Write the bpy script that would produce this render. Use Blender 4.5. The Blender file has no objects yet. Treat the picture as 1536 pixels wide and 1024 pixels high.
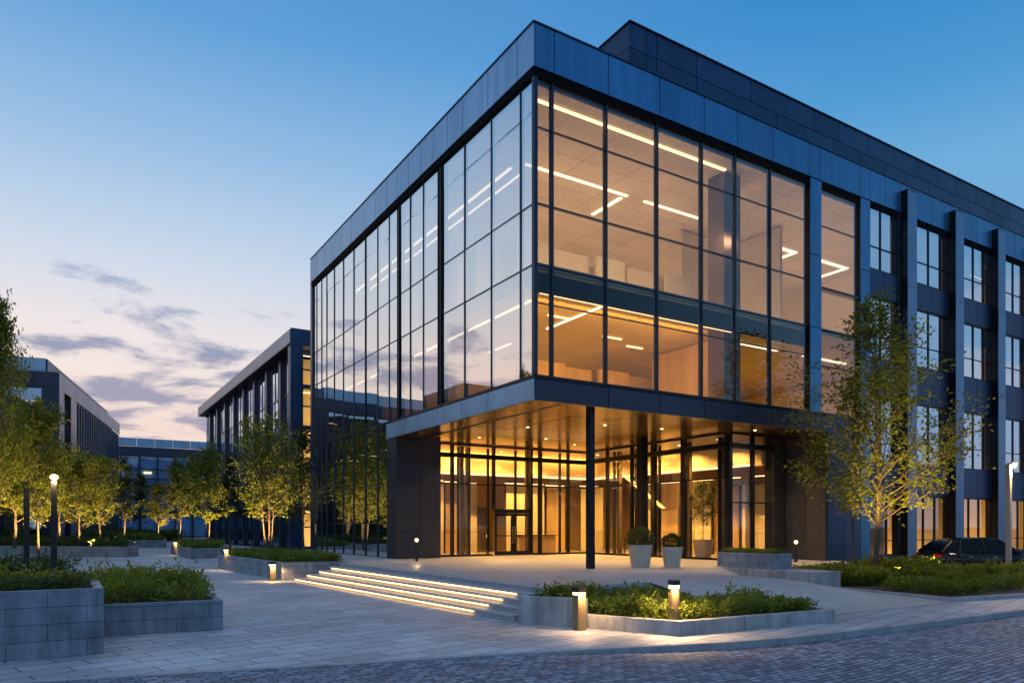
import bpy, math, random
from mathutils import Vector, Matrix
R = math.radians
rnd = random.Random(7)
sc = bpy.context.scene
COL = sc.collection

# ------------------------------------------------------------------ world axes
# x runs along the right hand facade of the main building, y along its left hand
# facade, origin at the foot of the building corner; metres.
SN, CS = 0.52748, 0.84957

def at(X, d):
    """right / forward distance from the viewpoint -> world x, y"""
    a, b = X - 0.734, d - 24.3
    return (a * CS + b * SN, -a * SN + b * CS)

# ------------------------------------------------------------------ mesh builder
ORG = {}

class MB:
    def __init__(s):
        s.v = []; s.f = []
    def quad(s, a, b, c, d):
        n = len(s.v); s.v += [a, b, c, d]; s.f.append((n, n+1, n+2, n+3)); return s
    def box(s, x0, x1, y0, y1, z0, z1):
        if x1 < x0: x0, x1 = x1, x0
        if y1 < y0: y0, y1 = y1, y0
        if z1 < z0: z0, z1 = z1, z0
        n = len(s.v)
        s.v += [(x0,y0,z0),(x1,y0,z0),(x1,y1,z0),(x0,y1,z0),(x0,y0,z1),(x1,y0,z1),(x1,y1,z1),(x0,y1,z1)]
        s.f += [(n,n+3,n+2,n+1),(n+4,n+5,n+6,n+7),(n,n+1,n+5,n+4),(n+1,n+2,n+6,n+5),(n+2,n+3,n+7,n+6),(n+3,n,n+4,n+7)]
        return s
    def prism(s, poly, z0, z1):
        n = len(s.v); k = len(poly)
        a = sum(poly[i][0]*poly[(i+1)%k][1]-poly[(i+1)%k][0]*poly[i][1] for i in range(k))
        if a < 0: poly = poly[::-1]
        zf0 = z0 if callable(z0) else (lambda x, y: z0)
        zf1 = z1 if callable(z1) else (lambda x, y: z1)
        s.v += [(x, y, zf0(x, y)) for x, y in poly] + [(x, y, zf1(x, y)) for x, y in poly]
        s.f.append(tuple(n+i for i in range(k))[::-1]); s.f.append(tuple(n+k+i for i in range(k)))
        for i in range(k):
            j = (i+1) % k; s.f.append((n+i, n+j, n+k+j, n+k+i))
        return s
    def tube(s, pts, rads, n=6, cap=True):
        base = len(s.v); m = len(pts); up = Vector((0.13, 0.07, 1)).normalized()
        for i, p in enumerate(pts):
            p = Vector(p)
            d = (Vector(pts[min(i+1, m-1)]) - Vector(pts[max(i-1, 0)]))
            if d.length < 1e-9: d = Vector((0, 0, 1))
            d.normalize()
            a = d.cross(up)
            if a.length < 1e-3: a = d.cross(Vector((1, 0, 0)))
            a.normalize(); b = a.cross(d)
            for k in range(n):
                t = 2*math.pi*k/n
                s.v.append(tuple(p + (a*math.cos(t) + b*math.sin(t))*rads[i]))
        for i in range(m-1):
            for k in range(n):
                k2 = (k+1) % n
                s.f.append((base+i*n+k, base+(i+1)*n+k, base+(i+1)*n+k2, base+i*n+k2))
        if cap:
            s.f.append(tuple(base+k for k in range(n)))
            s.f.append(tuple(base+(m-1)*n+k for k in range(n))[::-1])
        return s
    def lathe(s, cx, cy, prof, n=24):
        base = len(s.v)
        for r, z in prof:
            for k in range(n):
                t = 2*math.pi*k/n; s.v.append((cx+r*math.cos(t), cy+r*math.sin(t), z))
        for i in range(len(prof)-1):
            for k in range(n):
                k2 = (k+1) % n
                s.f.append((base+i*n+k, base+i*n+k2, base+(i+1)*n+k2, base+(i+1)*n+k))
        s.f.append(tuple(base+k for k in range(n))[::-1])
        s.f.append(tuple(base+(len(prof)-1)*n+k for k in range(n)))
        return s
    def build(s, name, mat, parent=None, smooth=False, bevel=0, org=None):
        o3 = org if org is not None else (ORG.get(parent.name, (0,0,0)) if parent else (0,0,0))
        me = bpy.data.meshes.new(name)
        me.from_pydata([(x-o3[0], y-o3[1], z-o3[2]) for x, y, z in s.v], [], s.f)
        me.materials.append(mat)
        if smooth: me.polygons.foreach_set('use_smooth', [True]*len(me.polygons))
        me.update()
        ob = bpy.data.objects.new(name, me); COL.objects.link(ob)
        if parent:
            ob.parent = parent; ORG[ob.name] = o3
        else:
            if org is not None: ob.location = org
        if bevel:
            b = ob.modifiers.new('bevel', 'BEVEL'); b.width = bevel; b.segments = 2; b.limit_method = 'ANGLE'
        return ob

def tag(o, label=None, cat=None, group=None, kind=None):
    if label: o['label'] = label
    if cat: o['category'] = cat
    if group: o['group'] = group
    if kind: o['kind'] = kind
    return o

def thing(name, label, cat, loc=(0,0,0), rz=0, group=None, local=False):
    o = bpy.data.objects.new(name, None); COL.objects.link(o)
    o.location = loc; o.rotation_euler = (0, 0, rz); o.empty_display_size = 0.2
    ORG[o.name] = (0,0,0) if local else tuple(loc)
    return tag(o, label, cat, group)

def struct(name, mb, mat, **k):
    o = mb.build(name, mat, **k); o['kind'] = 'structure'; return o

def copy_tree(o, parent=None):
    c = o.copy(); COL.objects.link(c)
    if parent: c.parent = parent
    for ch in list(o.children):
        copy_tree(ch, c)
    return c

# ------------------------------------------------------------------ materials
class NT:
    def __init__(s, name):
        s.m = bpy.data.materials.new(name); s.m.use_nodes = True
        s.t = s.m.node_tree; s.t.nodes.clear()
        s.out = s.n('ShaderNodeOutputMaterial')
    def n(s, typ, ins=None, **at_):
        nd = s.t.nodes.new(typ)
        for k, v in at_.items(): setattr(nd, k, v)
        for k, v in (ins or {}).items():
            if hasattr(v, 'bl_idname') and hasattr(v, 'is_linked') or isinstance(v, bpy.types.NodeSocket):
                s.t.links.new(v, nd.inputs[k])
            else:
                nd.inputs[k].default_value = v
        return nd
    def math(s, op, a, b=0.0, c=None):
        ins = {0: a, 1: b}
        if c is not None: ins[2] = c
        return s.n('ShaderNodeMath', ins, operation=op).outputs[0]
    def mix(s, fac, a, b, blend='MIX'):
        nd = s.n('ShaderNodeMixRGB', {0: fac, 1: a, 2: b}, blend_type=blend); return nd.outputs[0]
    def surf(s, sh):
        s.t.links.new(sh, s.out.inputs['Surface']); return s.m
    def maprange(s, v, a, b, c=0.0, d=1.0, smooth=True):
        nd = s.n('ShaderNodeMapRange', {'Value': v, 'From Min': a, 'From Max': b, 'To Min': c, 'To Max': d})
        if smooth: nd.interpolation_type = 'SMOOTHSTEP'
        return nd.outputs[0]

def c4(c): return (c[0], c[1], c[2], 1.0)

def surface(name, base, rough=0.5, metal=0.0, var=0.1, nscale=2.0, island=0.0, bump=0.0, bscale=30.0, spec=0.5, streak=False, sat=None):
    t = NT(name)
    geo = t.n('ShaderNodeNewGeometry')
    pos = geo.outputs['Position']
    if streak:
        mp = t.n('ShaderNodeMapping', {'Vector': pos, 'Scale': (1.0, 1.0, 0.12)}); pos2 = mp.outputs[0]
    else: pos2 = pos
    nz = t.n('ShaderNodeTexNoise', {'Vector': pos2, 'Scale': nscale, 'Detail': 5.0, 'Roughness': 0.6}).outputs['Fac']
    f = t.maprange(nz, 0.3, 0.7, 1-var, 1+var, False)
    if island:
        r = geo.outputs['Random Per Island']
        f = t.math('MULTIPLY', f, t.maprange(r, 0, 1, 1-island, 1+island, False))
    col = t.n('ShaderNodeVectorMath', {0: base, 'Scale': f}, operation='SCALE').outputs[0]
    ro = t.maprange(nz, 0.2, 0.8, max(0.02, rough-0.08), min(1, rough+0.08), False)
    p = t.n('ShaderNodeBsdfPrincipled', {'Base Color': col, 'Roughness': ro, 'Metallic': metal, 'Specular IOR Level': spec})
    if bump:
        nb = t.n('ShaderNodeTexNoise', {'Vector': pos, 'Scale': bscale, 'Detail': 4.0}).outputs['Fac']
        b = t.n('ShaderNodeBump', {'Height': nb, 'Strength': bump, 'Distance': 0.02})
        t.t.links.new(b.outputs[0], p.inputs['Normal'])
    return t.surf(p.outputs[0])

def emit(name, col, s):
    t = NT(name)
    return t.surf(t.n('ShaderNodeEmission', {'Color': c4(col), 'Strength': s}).outputs[0])

def glass(name, tint, base, power, refl=(0.93, 0.96, 1.0), wave=0.0, wscale=0.4, top=1.0):
    """architectural glass: reflectance rises towards grazing, rest passes through"""
    t = NT(name)
    geo = t.n('ShaderNodeNewGeometry')
    nrm = None
    if wave:
        mp = t.n('ShaderNodeMapping', {'Vector': geo.outputs['Position'], 'Scale': (1, 1, 0.5)})
        nz = t.n('ShaderNodeTexNoise', {'Vector': mp.outputs[0], 'Scale': wscale, 'Detail': 1.0}).outputs['Fac']
        ri = t.math('MULTIPLY', geo.outputs['Random Per Island'], 0.0)
        b = t.n('ShaderNodeBump', {'Height': t.math('ADD', nz, ri), 'Strength': 1.0, 'Distance': wave})
        nrm = b.outputs[0]
    lw = t.n('ShaderNodeLayerWeight', {'Blend': 0.5})
    fac = t.math('POWER', lw.outputs['Facing'], power)
    fac = t.math('MULTIPLY_ADD', fac, top-base, base)
    gl = t.n('ShaderNodeBsdfGlossy', {'Color': c4(refl), 'Roughness': 0.0})
    if nrm: t.t.links.new(nrm, gl.inputs['Normal'])
    tr = t.n('ShaderNodeBsdfTransparent', {'Color': c4(tint)})
    mx = t.n('ShaderNodeMixShader', {0: fac, 1: tr.outputs[0], 2: gl.outputs[0]})
    return t.surf(mx.outputs[0])

def paving(name, c1, c2, mortar, bw, bh, rough, rot=0.0, boff=0.37, msize=0.012, bumpd=0.004, wob=0.0, stain=0.25, warmlow=0.0, sq=2.0):
    t = NT(name)
    pos = t.n('ShaderNodeNewGeometry').outputs['Position']
    mp = t.n('ShaderNodeMapping', {'Vector': pos, 'Rotation': (0, 0, rot)}).outputs[0]
    if wob:
        nn = t.n('ShaderNodeTexNoise', {'Vector': pos, 'Scale': 2.2, 'Detail': 3.0}).outputs['Color']
        off = t.n('ShaderNodeVectorMath', {0: nn, 1: (0.5, 0.5, 0.5)}, operation='SUBTRACT').outputs[0]
        off = t.n('ShaderNodeVectorMath', {0: off, 'Scale': wob}, operation='SCALE').outputs[0]
        mp = t.n('ShaderNodeVectorMath', {0: mp, 1: off}, operation='ADD').outputs[0]
    br = t.n('ShaderNodeTexBrick', {'Vector': mp, 'Color1': c4(c1), 'Color2': c4(c2), 'Mortar': c4(mortar), 'Scale': 1.0,
             'Mortar Size': msize, 'Mortar Smooth': 0.25, 'Bias': 0.0, 'Brick Width': bw, 'Row Height': bh}, offset=boff, squash=sq if sq != 2.0 else 1.0)
    n1 = t.n('ShaderNodeTexNoise', {'Vector': pos, 'Scale': 0.35, 'Detail': 6.0, 'Roughness': 0.65}).outputs['Fac']
    n2 = t.n('ShaderNodeTexNoise', {'Vector': pos, 'Scale': 9.0, 'Detail': 6.0, 'Roughness': 0.7}).outputs['Fac']
    f = t.math('MULTIPLY', t.maprange(n1, 0.3, 0.7, 1-stain, 1+stain, False), t.maprange(n2, 0.25, 0.75, 0.82, 1.18, False))
    col = t.n('ShaderNodeVectorMath', {0: br.outputs['Color'], 'Scale': f}, operation='SCALE').outputs[0]
    ro = t.maprange(n1, 0.3, 0.7, rough-0.12, rough+0.1, False)
    h = t.math('ADD', t.math('MULTIPLY', br.outputs['Fac'], -1.0), t.math('MULTIPLY', n2, 0.35))
    b = t.n('ShaderNodeBump', {'Height': h, 'Strength': 1.0, 'Distance': bumpd})
    p = t.n('ShaderNodeBsdfPrincipled', {'Base Color': col, 'Roughness': ro, 'Normal': b.outputs[0], 'Specular IOR Level': 0.5})
    return t.surf(p.outputs[0])

def blockstone(name, c1, c2, bw, bh, zoff=0.0, mort=(0.05, 0.055, 0.065)):
    """coursed stone cladding on vertical faces; joints follow x+y and z"""
    t = NT(name)
    pos = t.n('ShaderNodeNewGeometry').outputs['Position']
    s = t.n('ShaderNodeSeparateXYZ', {0: pos})
    u = t.math('ADD', s.outputs[0], t.math('MULTIPLY', s.outputs[1], 0.83))
    cb = t.n('ShaderNodeCombineXYZ', {0: u, 1: t.math('ADD', s.outputs[2], zoff), 2: 0.0}).outputs[0]
    br = t.n('ShaderNodeTexBrick', {'Vector': cb, 'Color1': c4(c1), 'Color2': c4(c2), 'Mortar': c4(mort), 'Scale': 1.0,
             'Mortar Size': 0.006, 'Mortar Smooth': 0.1, 'Bias': 0.0, 'Brick Width': bw, 'Row Height': bh}, offset=0.5)
    n1 = t.n('ShaderNodeTexNoise', {'Vector': pos, 'Scale': 1.6, 'Detail': 7.0, 'Roughness': 0.7}).outputs['Fac']
    n2 = t.n('ShaderNodeTexNoise', {'Vector': pos, 'Scale': 38.0, 'Detail': 4.0, 'Roughness': 0.7}).outputs['Fac']
    f = t.math('MULTIPLY', t.maprange(n1, 0.3, 0.7, 0.72, 1.25, False), t.maprange(n2, 0.25, 0.75, 0.85, 1.15, False))
    mps = t.n('ShaderNodeMapping', {'Vector': pos, 'Scale': (1.0, 1.0, 0.10)}).outputs[0]
    n3 = t.n('ShaderNodeTexNoise', {'Vector': mps, 'Scale': 5.0, 'Detail': 5.0, 'Roughness': 0.65}).outputs['Fac']
    f = t.math('MULTIPLY', f, t.maprange(n3, 0.38, 0.70, 1.10, 0.66, False))
    # top faces carry no joints
    nz = t.n('ShaderNodeSeparateXYZ', {0: t.n('ShaderNodeNewGeometry').outputs['Normal']}).outputs[2]
    top = t.maprange(nz, 0.6, 0.8)
    colr = t.mix(top, br.outputs['Color'], c4([(a+b)/2*1.1 for a, b in zip(c1, c2)]))
    col = t.n('ShaderNodeVectorMath', {0: colr, 'Scale': f}, operation='SCALE').outputs[0]
    h = t.math('ADD', t.math('MULTIPLY', t.math('MULTIPLY', br.outputs['Fac'], t.math('SUBTRACT', 1.0, top)), -1.0), t.math('MULTIPLY', n2, 0.3))
    b = t.n('ShaderNodeBump', {'Height': h, 'Strength': 0.8, 'Distance': 0.005})
    p = t.n('ShaderNodeBsdfPrincipled', {'Base Color': col, 'Roughness': 0.75, 'Normal': b.outputs[0], 'Specular IOR Level': 0.3})
    return t.surf(p.outputs[0])

def leafmat(name, dark, light, trans=0.35):
    t = NT(name)
    geo = t.n('ShaderNodeNewGeometry')
    r = geo.outputs['Random Per Island']
    nz = t.n('ShaderNodeTexNoise', {'Vector': geo.outputs['Position'], 'Scale': 1.3, 'Detail': 2.0}).outputs['Fac']
    f = t.math('ADD', t.math('MULTIPLY', r, 0.6), t.math('MULTIPLY', t.maprange(nz, 0.3, 0.7), 0.4))
    col = t.mix(f, c4(dark), c4(light))
    d = t.n('ShaderNodeBsdfPrincipled', {'Base Color': col, 'Roughness': 0.5, 'Specular IOR Level': 0.35})
    tl = t.n('ShaderNodeBsdfTranslucent', {'Color': t.mix(0.5, col, c4((light[0]*1.3, light[1]*1.2, light[2]*0.6)))})
    return t.surf(t.n('ShaderNodeMixShader', {0: trans, 1: d.outputs[0], 2: tl.outputs[0]}).outputs[0])

M = {}
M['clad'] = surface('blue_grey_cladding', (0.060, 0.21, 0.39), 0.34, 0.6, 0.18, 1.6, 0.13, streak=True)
M['clad_side'] = surface('skylit_side_cladding', (0.29, 0.43, 0.58), 0.38, 0.55, 0.18, 1.6, 0.10, streak=True)  # paler copy of clad; sky light on the left side put into the colour
M['navy'] = surface('navy_cladding', (0.028, 0.058, 0.125), 0.38, 0.55, 0.14, 1.0, 0.22, streak=True)
M['spandrel'] = surface('spandrel_panel', (0.03, 0.04, 0.07), 0.32, 0.4, 0.1, 1.0, 0.15)
M['black'] = surface('black_aluminium', (0.012, 0.014, 0.018), 0.35, 0.6, 0.1, 3.0)
M['slot'] = surface('dark_recess', (0.008, 0.008, 0.010), 0.9, 0.0, 0.1, 3.0, spec=0.08)  # near-black matte base puts the shade of recesses into the colour
M['mull'] = surface('dark_mullion_metal', (0.035, 0.045, 0.065), 0.34, 0.7, 0.1, 3.0)
M['coping'] = surface('coping_metal', (0.05, 0.07, 0.10), 0.3, 0.8, 0.1, 3.0)
M['pier'] = surface('charcoal_pier_panel', (0.028, 0.033, 0.048), 0.42, 0.35, 0.12, 1.5, 0.12, streak=True)
M['soffit'] = surface('bronze_soffit_metal', (0.46, 0.28, 0.105), 0.22, 0.85, 0.10, 0.8, 0.05)
M['lightmetal'] = surface('pale_metal_cladding', (0.21, 0.23, 0.29), 0.36, 0.6, 0.1, 0.6, 0.06, streak=True)
M['roof'] = surface('roof_membrane', (0.08, 0.09, 0.1), 0.8, 0, 0.2, 0.6)
M['int_wall'] = surface('warm_interior_wall', (0.64, 0.55, 0.38), 0.6, 0, 0.08, 1.0, 0.12)
M['int_wood'] = surface('interior_timber_panel', (0.46, 0.32, 0.17), 0.45, 0, 0.16, 1.6, 0.2, streak=True)
M['int_dark'] = surface('interior_dark_panel', (0.10, 0.07, 0.045), 0.4, 0, 0.2, 1.5, 0.2)
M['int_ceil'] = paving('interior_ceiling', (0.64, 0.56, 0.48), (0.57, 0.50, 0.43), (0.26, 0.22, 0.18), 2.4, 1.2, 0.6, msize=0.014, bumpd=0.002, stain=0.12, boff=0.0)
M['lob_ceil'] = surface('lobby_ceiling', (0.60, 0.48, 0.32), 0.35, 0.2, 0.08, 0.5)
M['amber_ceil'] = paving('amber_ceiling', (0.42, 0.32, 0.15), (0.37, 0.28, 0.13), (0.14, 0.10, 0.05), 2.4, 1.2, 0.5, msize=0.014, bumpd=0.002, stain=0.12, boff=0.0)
M['blind'] = surface('sky_blue_backing', (0.30, 0.46, 0.70), 0.6, 0, 0.12, 0.5, 0.3)  # blue backing colour stands in for sky light in the distant panes
M['int_floor'] = surface('interior_floor', (0.38, 0.31, 0.24), 0.28, 0, 0.12, 0.8)
M['brown'] = surface('brown_column', (0.17, 0.12, 0.10), 0.4, 0, 0.12, 1.0, streak=True)
M['glass_left'] = glass('coated_glass_sunset_side', (0.78, 0.78, 0.74), 0.40, 1.0, (0.97, 0.98, 0.97), 0.006, 0.35)
M['glass_low'] = glass('tinted_low_glass', (0.28, 0.30, 0.30), 0.20, 1.0, (0.9, 0.95, 1.0), 0.010, 0.5)
M['glass_right'] = glass('coated_glass_street_side', (0.90, 0.86, 0.80), 0.025, 2.5, (0.85, 0.93, 1.0), 0.004, 0.3)
M['glass_office'] = glass('blue_office_glass', (0.62, 0.60, 0.62), 0.55, 1.0, (0.84, 0.93, 1.0), 0.006, 0.4)
M['glass_lobby'] = glass('lobby_glass', (0.92, 0.90, 0.86), 0.04, 2.2, (0.9, 0.95, 1.0), 0.003, 0.5)
M['glass_far'] = glass('far_office_glass', (0.40, 0.42, 0.46), 0.45, 1.2, (0.72, 0.88, 1.0), 0.02, 0.5)
M['glass_dark'] = glass('dark_side_glass', (0.30, 0.34, 0.42), 0.10, 1.5, (0.6, 0.78, 1.0), 0.02, 0.5, top=0.32)
M['glass_blue'] = glass('pale_blue_office_glass', (0.86, 0.90, 0.95), 0.12, 1.2, (0.8, 0.9, 1.0), 0.02, 0.5, top=0.6)
M['strip'] = emit('warm_light_strip', (1.0, 0.66, 0.30), 3.2)
M['strip_white'] = emit('peach_light_strip', (1.0, 0.74, 0.44), 3.0)
M['stairlight'] = emit('stair_light_strip', (1.0, 0.52, 0.16), 9.0)
M['lens'] = emit('lamp_lens', (1.0, 0.62, 0.24), 10.0)
M['downlight'] = emit('downlight_lens', (1.0, 0.72, 0.38), 6.0)
M['plaza'] = paving('plaza_slab_paving', (0.35, 0.365, 0.40), (0.48, 0.49, 0.525), (0.08, 0.085, 0.10), 0.95, 0.48, 0.58, rot=R(-14), msize=0.013, bumpd=0.007, stain=0.28, wob=0.02)
M['terrace'] = paving('terrace_slab_paving', (0.44, 0.43, 0.42), (0.50, 0.49, 0.48), (0.26, 0.26, 0.26), 1.2, 0.6, 0.45, msize=0.006, bumpd=0.002, stain=0.10)
M['road'] = paving('road_cobble_paving', (0.11, 0.135, 0.19), (0.32, 0.37, 0.47), (0.03, 0.04, 0.06), 0.26, 0.13, 0.68, rot=R(-6), msize=0.016, bumpd=0.03, wob=0.12, stain=0.2)
M['ground'] = surface('distant_ground', (0.09, 0.09, 0.09), 0.9, 0, 0.3, 0.05)
M['kerb'] = surface('kerb_stone', (0.36, 0.36, 0.37), 0.7, 0, 0.2, 2.5, 0.08, 0.3, 40)
M['stone'] = blockstone('planter_stone', (0.30, 0.31, 0.33), (0.37, 0.38, 0.40), 1.1, 0.285, 0.0)
M['stone_dark'] = blockstone('dark_planter_stone', (0.21, 0.24, 0.29), (0.27, 0.30, 0.35), 1.15, 0.285, 0.0, (0.10, 0.11, 0.12))
M['stone_plain'] = blockstone('smooth_planter_stone', (0.36, 0.36, 0.37), (0.40, 0.40, 0.41), 2.6, 4.0, 1.0)
M['step'] = surface('step_stone', (0.42, 0.42, 0.43), 0.6, 0, 0.14, 3.0, 0.06, 0.25, 40)
M['soil'] = surface('bark_mulch_soil', (0.05, 0.035, 0.025), 0.95, 0, 0.4, 9.0, 0, 0.8, 30)
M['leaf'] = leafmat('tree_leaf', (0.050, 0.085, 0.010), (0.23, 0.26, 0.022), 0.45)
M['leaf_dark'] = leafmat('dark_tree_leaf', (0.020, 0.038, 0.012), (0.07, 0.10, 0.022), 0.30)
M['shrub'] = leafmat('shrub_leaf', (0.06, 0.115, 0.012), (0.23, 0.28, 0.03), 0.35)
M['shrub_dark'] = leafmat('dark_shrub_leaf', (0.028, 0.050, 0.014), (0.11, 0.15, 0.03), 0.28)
M['bark'] = surface('tree_bark', (0.11, 0.08, 0.055), 0.85, 0, 0.35, 7.0, 0, 0.7, 40)
M['bronze'] = surface('bronze_bollard_metal', (0.34, 0.25, 0.13), 0.38, 0.7, 0.12, 4.0, streak=True)
M['darkmetal'] = surface('dark_lamp_metal', (0.02, 0.022, 0.026), 0.4, 0.5, 0.1, 4.0)
M['palemetal'] = surface('grey_lamp_metal', (0.42, 0.38, 0.34), 0.4, 0.5, 0.1, 4.0)
M['pot'] = surface('pale_concrete_pot', (0.60, 0.49, 0.38), 0.6, 0, 0.12, 3.0, 0, 0.15, 50, streak=True)
M['carpaint'] = surface('black_car_paint', (0.006, 0.007, 0.010), 0.16, 0.3, 0.02, 1.0, spec=0.6)
M['carglass'] = surface('dark_car_glass', (0.004, 0.005, 0.006), 0.10, 0.0, 0.02, 1.0, spec=0.22)
M['rubber'] = surface('tyre_rubber', (0.012, 0.012, 0.012), 0.8, 0, 0.2, 6.0)
M['rim'] = surface('alloy_rim', (0.45, 0.45, 0.46), 0.3, 0.9, 0.05, 4.0)
M['tail'] = emit('tail_lamp_lens', (0.8, 0.03, 0.02), 0.3)
M['head'] = surface('head_lamp_lens', (0.6, 0.62, 0.65), 0.1, 0.2, 0.05, 4.0)

# ------------------------------------------------------------------ lights
def point(name, loc, col, watts, rad=0.06, parent=None):
    l = bpy.data.lights.new(name, 'POINT'); l.color = col; l.energy = watts; l.shadow_soft_size = rad
    o = bpy.data.objects.new(name, l); COL.objects.link(o); o.location = loc
    if parent: adopt(o, parent)
    return o
def spot(name, loc, target, col, watts, cone=70, blend=0.6, rad=0.06, parent=None):
    l = bpy.data.lights.new(name, 'SPOT'); l.color = col; l.energy = watts; l.shadow_soft_size = rad
    l.spot_size = R(cone); l.spot_blend = blend
    o = bpy.data.objects.new(name, l); COL.objects.link(o); o.location = loc
    o.rotation_euler = (Vector(target)-Vector(loc)).to_track_quat('-Z', 'Y').to_euler()
    if parent: adopt(o, parent)
    return o
def area(name, loc, direction, sx, sy, col, watts, parent=None):
    l = bpy.data.lights.new(name, 'AREA'); l.color = col; l.energy = watts; l.shape = 'RECTANGLE'; l.size = sx; l.size_y = sy
    o = bpy.data.objects.new(name, l); COL.objects.link(o); o.location = loc
    o.rotation_euler = Vector(direction).to_track_quat('-Z', 'Y').to_euler()
    if parent: adopt(o, parent)
    return o
def adopt(o, parent):
    o.parent = parent
    p = ORG.get(parent.name, (0,0,0))
    o.location = Vector(o.location) - Vector(p)

AMBER = (1.0, 0.50, 0.115); WARM = (1.0, 0.60, 0.26); LOB = (1.0, 0.53, 0.11); PEACH = (1.0, 0.63, 0.33); HONEY = (1.0, 0.53, 0.095); GOLD = (1.0, 0.62, 0.20)

# ------------------------------------------------------------------ camera
cam = bpy.data.cameras.new('camera'); co = bpy.data.objects.new('camera', cam); COL.objects.link(co)
cx, cy = at(0, 0)
co.location = (cx, cy, 2.2); co.rotation_euler = (R(90), 0, -math.asin(SN))
cam.sensor_width = 36.0; cam.lens = 1092/1536*36.0; cam.shift_y = 278/1536; cam.clip_end = 4000; cam.clip_start = 0.1
sc.camera = co
sc.view_settings.view_transform = 'Standard'; sc.view_settings.look = 'None'; sc.view_settings.exposure = 0
cy_ = sc.cycles
cy_.max_bounces = 9; cy_.transparent_max_bounces = 24; cy_.glossy_bounces = 5; cy_.diffuse_bounces = 4; cy_.transmission_bounces = 6
cy_.sample_clamp_indirect = 4.0; cy_.sample_clamp_direct = 0; cy_.caustics_reflective = True; cy_.caustics_refractive = False
cy_.use_denoising = True
sc.render.image_settings.color_mode = 'RGB'

# ------------------------------------------------------------------ sky
SUNV = Vector((-0.33, 0.944, 0)).normalized()      # towards the afterglow
w = bpy.data.worlds.new('World'); sc.world = w; w.use_nodes = True
class WT(NT):
    def __init__(s, tree): s.t = tree
wt = WT(w.node_tree); w.node_tree.nodes.clear()
wout = wt.n('ShaderNodeOutputWorld')
d = wt.n('ShaderNodeTexCoord').outputs['Generated']
sp = wt.n('ShaderNodeSeparateXYZ', {0: d})
dz = sp.outputs[2]
flat = wt.n('ShaderNodeVectorMath', {0: wt.n('ShaderNodeCombineXYZ', {0: sp.outputs[0], 1: sp.outputs[1], 2: 0.0}).outputs[0]}, operation='NORMALIZE').outputs[0]
dot = wt.n('ShaderNodeVectorMath', {0: flat, 1: tuple(SUNV)}, operation='DOT_PRODUCT').outputs['Value']
def ramp(fac, stops):
    nd = wt.n('ShaderNodeValToRGB', {0: fac}); cr = nd.color_ramp
    while len(cr.elements) > 1: cr.elements.remove(cr.elements[-1])
    cr.elements[0].position = stops[0][0]; cr.elements[0].color = c4(stops[0][1])
    for p, c in stops[1:]:
        e = cr.elements.new(p); e.color = c4(c)
    return nd.outputs[0]
warm = ramp(dz, [(0.0, (0.80, 0.60, 0.56)), (0.10, (0.91, 0.71, 0.63)), (0.17, (0.94, 0.79, 0.72)), (0.235, (0.86, 0.79, 0.80)), (0.30, (0.66, 0.72, 0.83)),
                 (0.37, (0.47, 0.62, 0.82)), (0.43, (0.32, 0.52, 0.78)), (0.54, (0.125, 0.36, 0.70)), (0.62, (0.09, 0.29, 0.62)), (0.78, (0.34, 0.46, 0.68)), (1.0, (0.40, 0.50, 0.70))])
cool = ramp(dz, [(0.0, (0.42, 0.50, 0.68)), (0.15, (0.32, 0.50, 0.73)), (0.30, (0.19, 0.43, 0.70)), (0.40, (0.16, 0.42, 0.72)),
                 (0.47, (0.08, 0.33, 0.66)), (0.56, (0.038, 0.25, 0.60)), (0.62, (0.04, 0.23, 0.56)), (0.78, (0.32, 0.45, 0.68)), (1.0, (0.40, 0.50, 0.70))])
wfac = wt.maprange(dot, 0.15, 0.97)
sky = wt.mix(wfac, cool, warm)
back = wt.maprange(dot, -0.9, 0.35, 0.88, 1.0)
sky = wt.n('ShaderNodeVectorMath', {0: sky, 'Scale': back}, operation='SCALE').outputs[0]
# clouds: stretched noise on azimuth / elevation near the horizon
den = wt.math('ADD', wt.math('MAXIMUM', dz, 0.0), 0.10)
cxy = wt.n('ShaderNodeCombineXYZ', {0: wt.math('DIVIDE', sp.outputs[0], den), 1: wt.math('DIVIDE', sp.outputs[1], den), 2: 0.0}).outputs[0]
mp = wt.n('ShaderNodeMapping', {'Vector': cxy, 'Location': (3.1, 1.7, 0.0), 'Scale': (1.0, 1.0, 1.0)}).outputs[0]
cn = wt.n('ShaderNodeTexNoise', {'Vector': mp, 'Scale': 2.3, 'Detail': 10.0, 'Roughness': 0.58, 'Distortion': 0.3}).outputs['Fac']
band = wt.math('MULTIPLY', wt.maprange(dz, 0.03, 0.09), wt.maprange(dz, 0.21, 0.33, 1.0, 0.0))
thr = wt.math('SUBTRACT', 0.66, wt.math('MULTIPLY', band, 0.222))
cl = wt.maprange(wt.math('SUBTRACT', cn, thr), 0.0, 0.15)
cl = wt.math('MULTIPLY', wt.math('MULTIPLY', cl, wt.maprange(dz, 0.30, 0.36, 1.0, 0.0)), wt.maprange(dot, 0.3, 0.75, 0.15, 0.9))
ccol = ramp(dz, [(0.0, (0.42, 0.34, 0.44)), (0.12, (0.36, 0.33, 0.46)), (0.2, (0.27, 0.30, 0.45)), (0.32, (0.30, 0.40, 0.60))])
sky = wt.mix(cl, sky, ccol)
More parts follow.
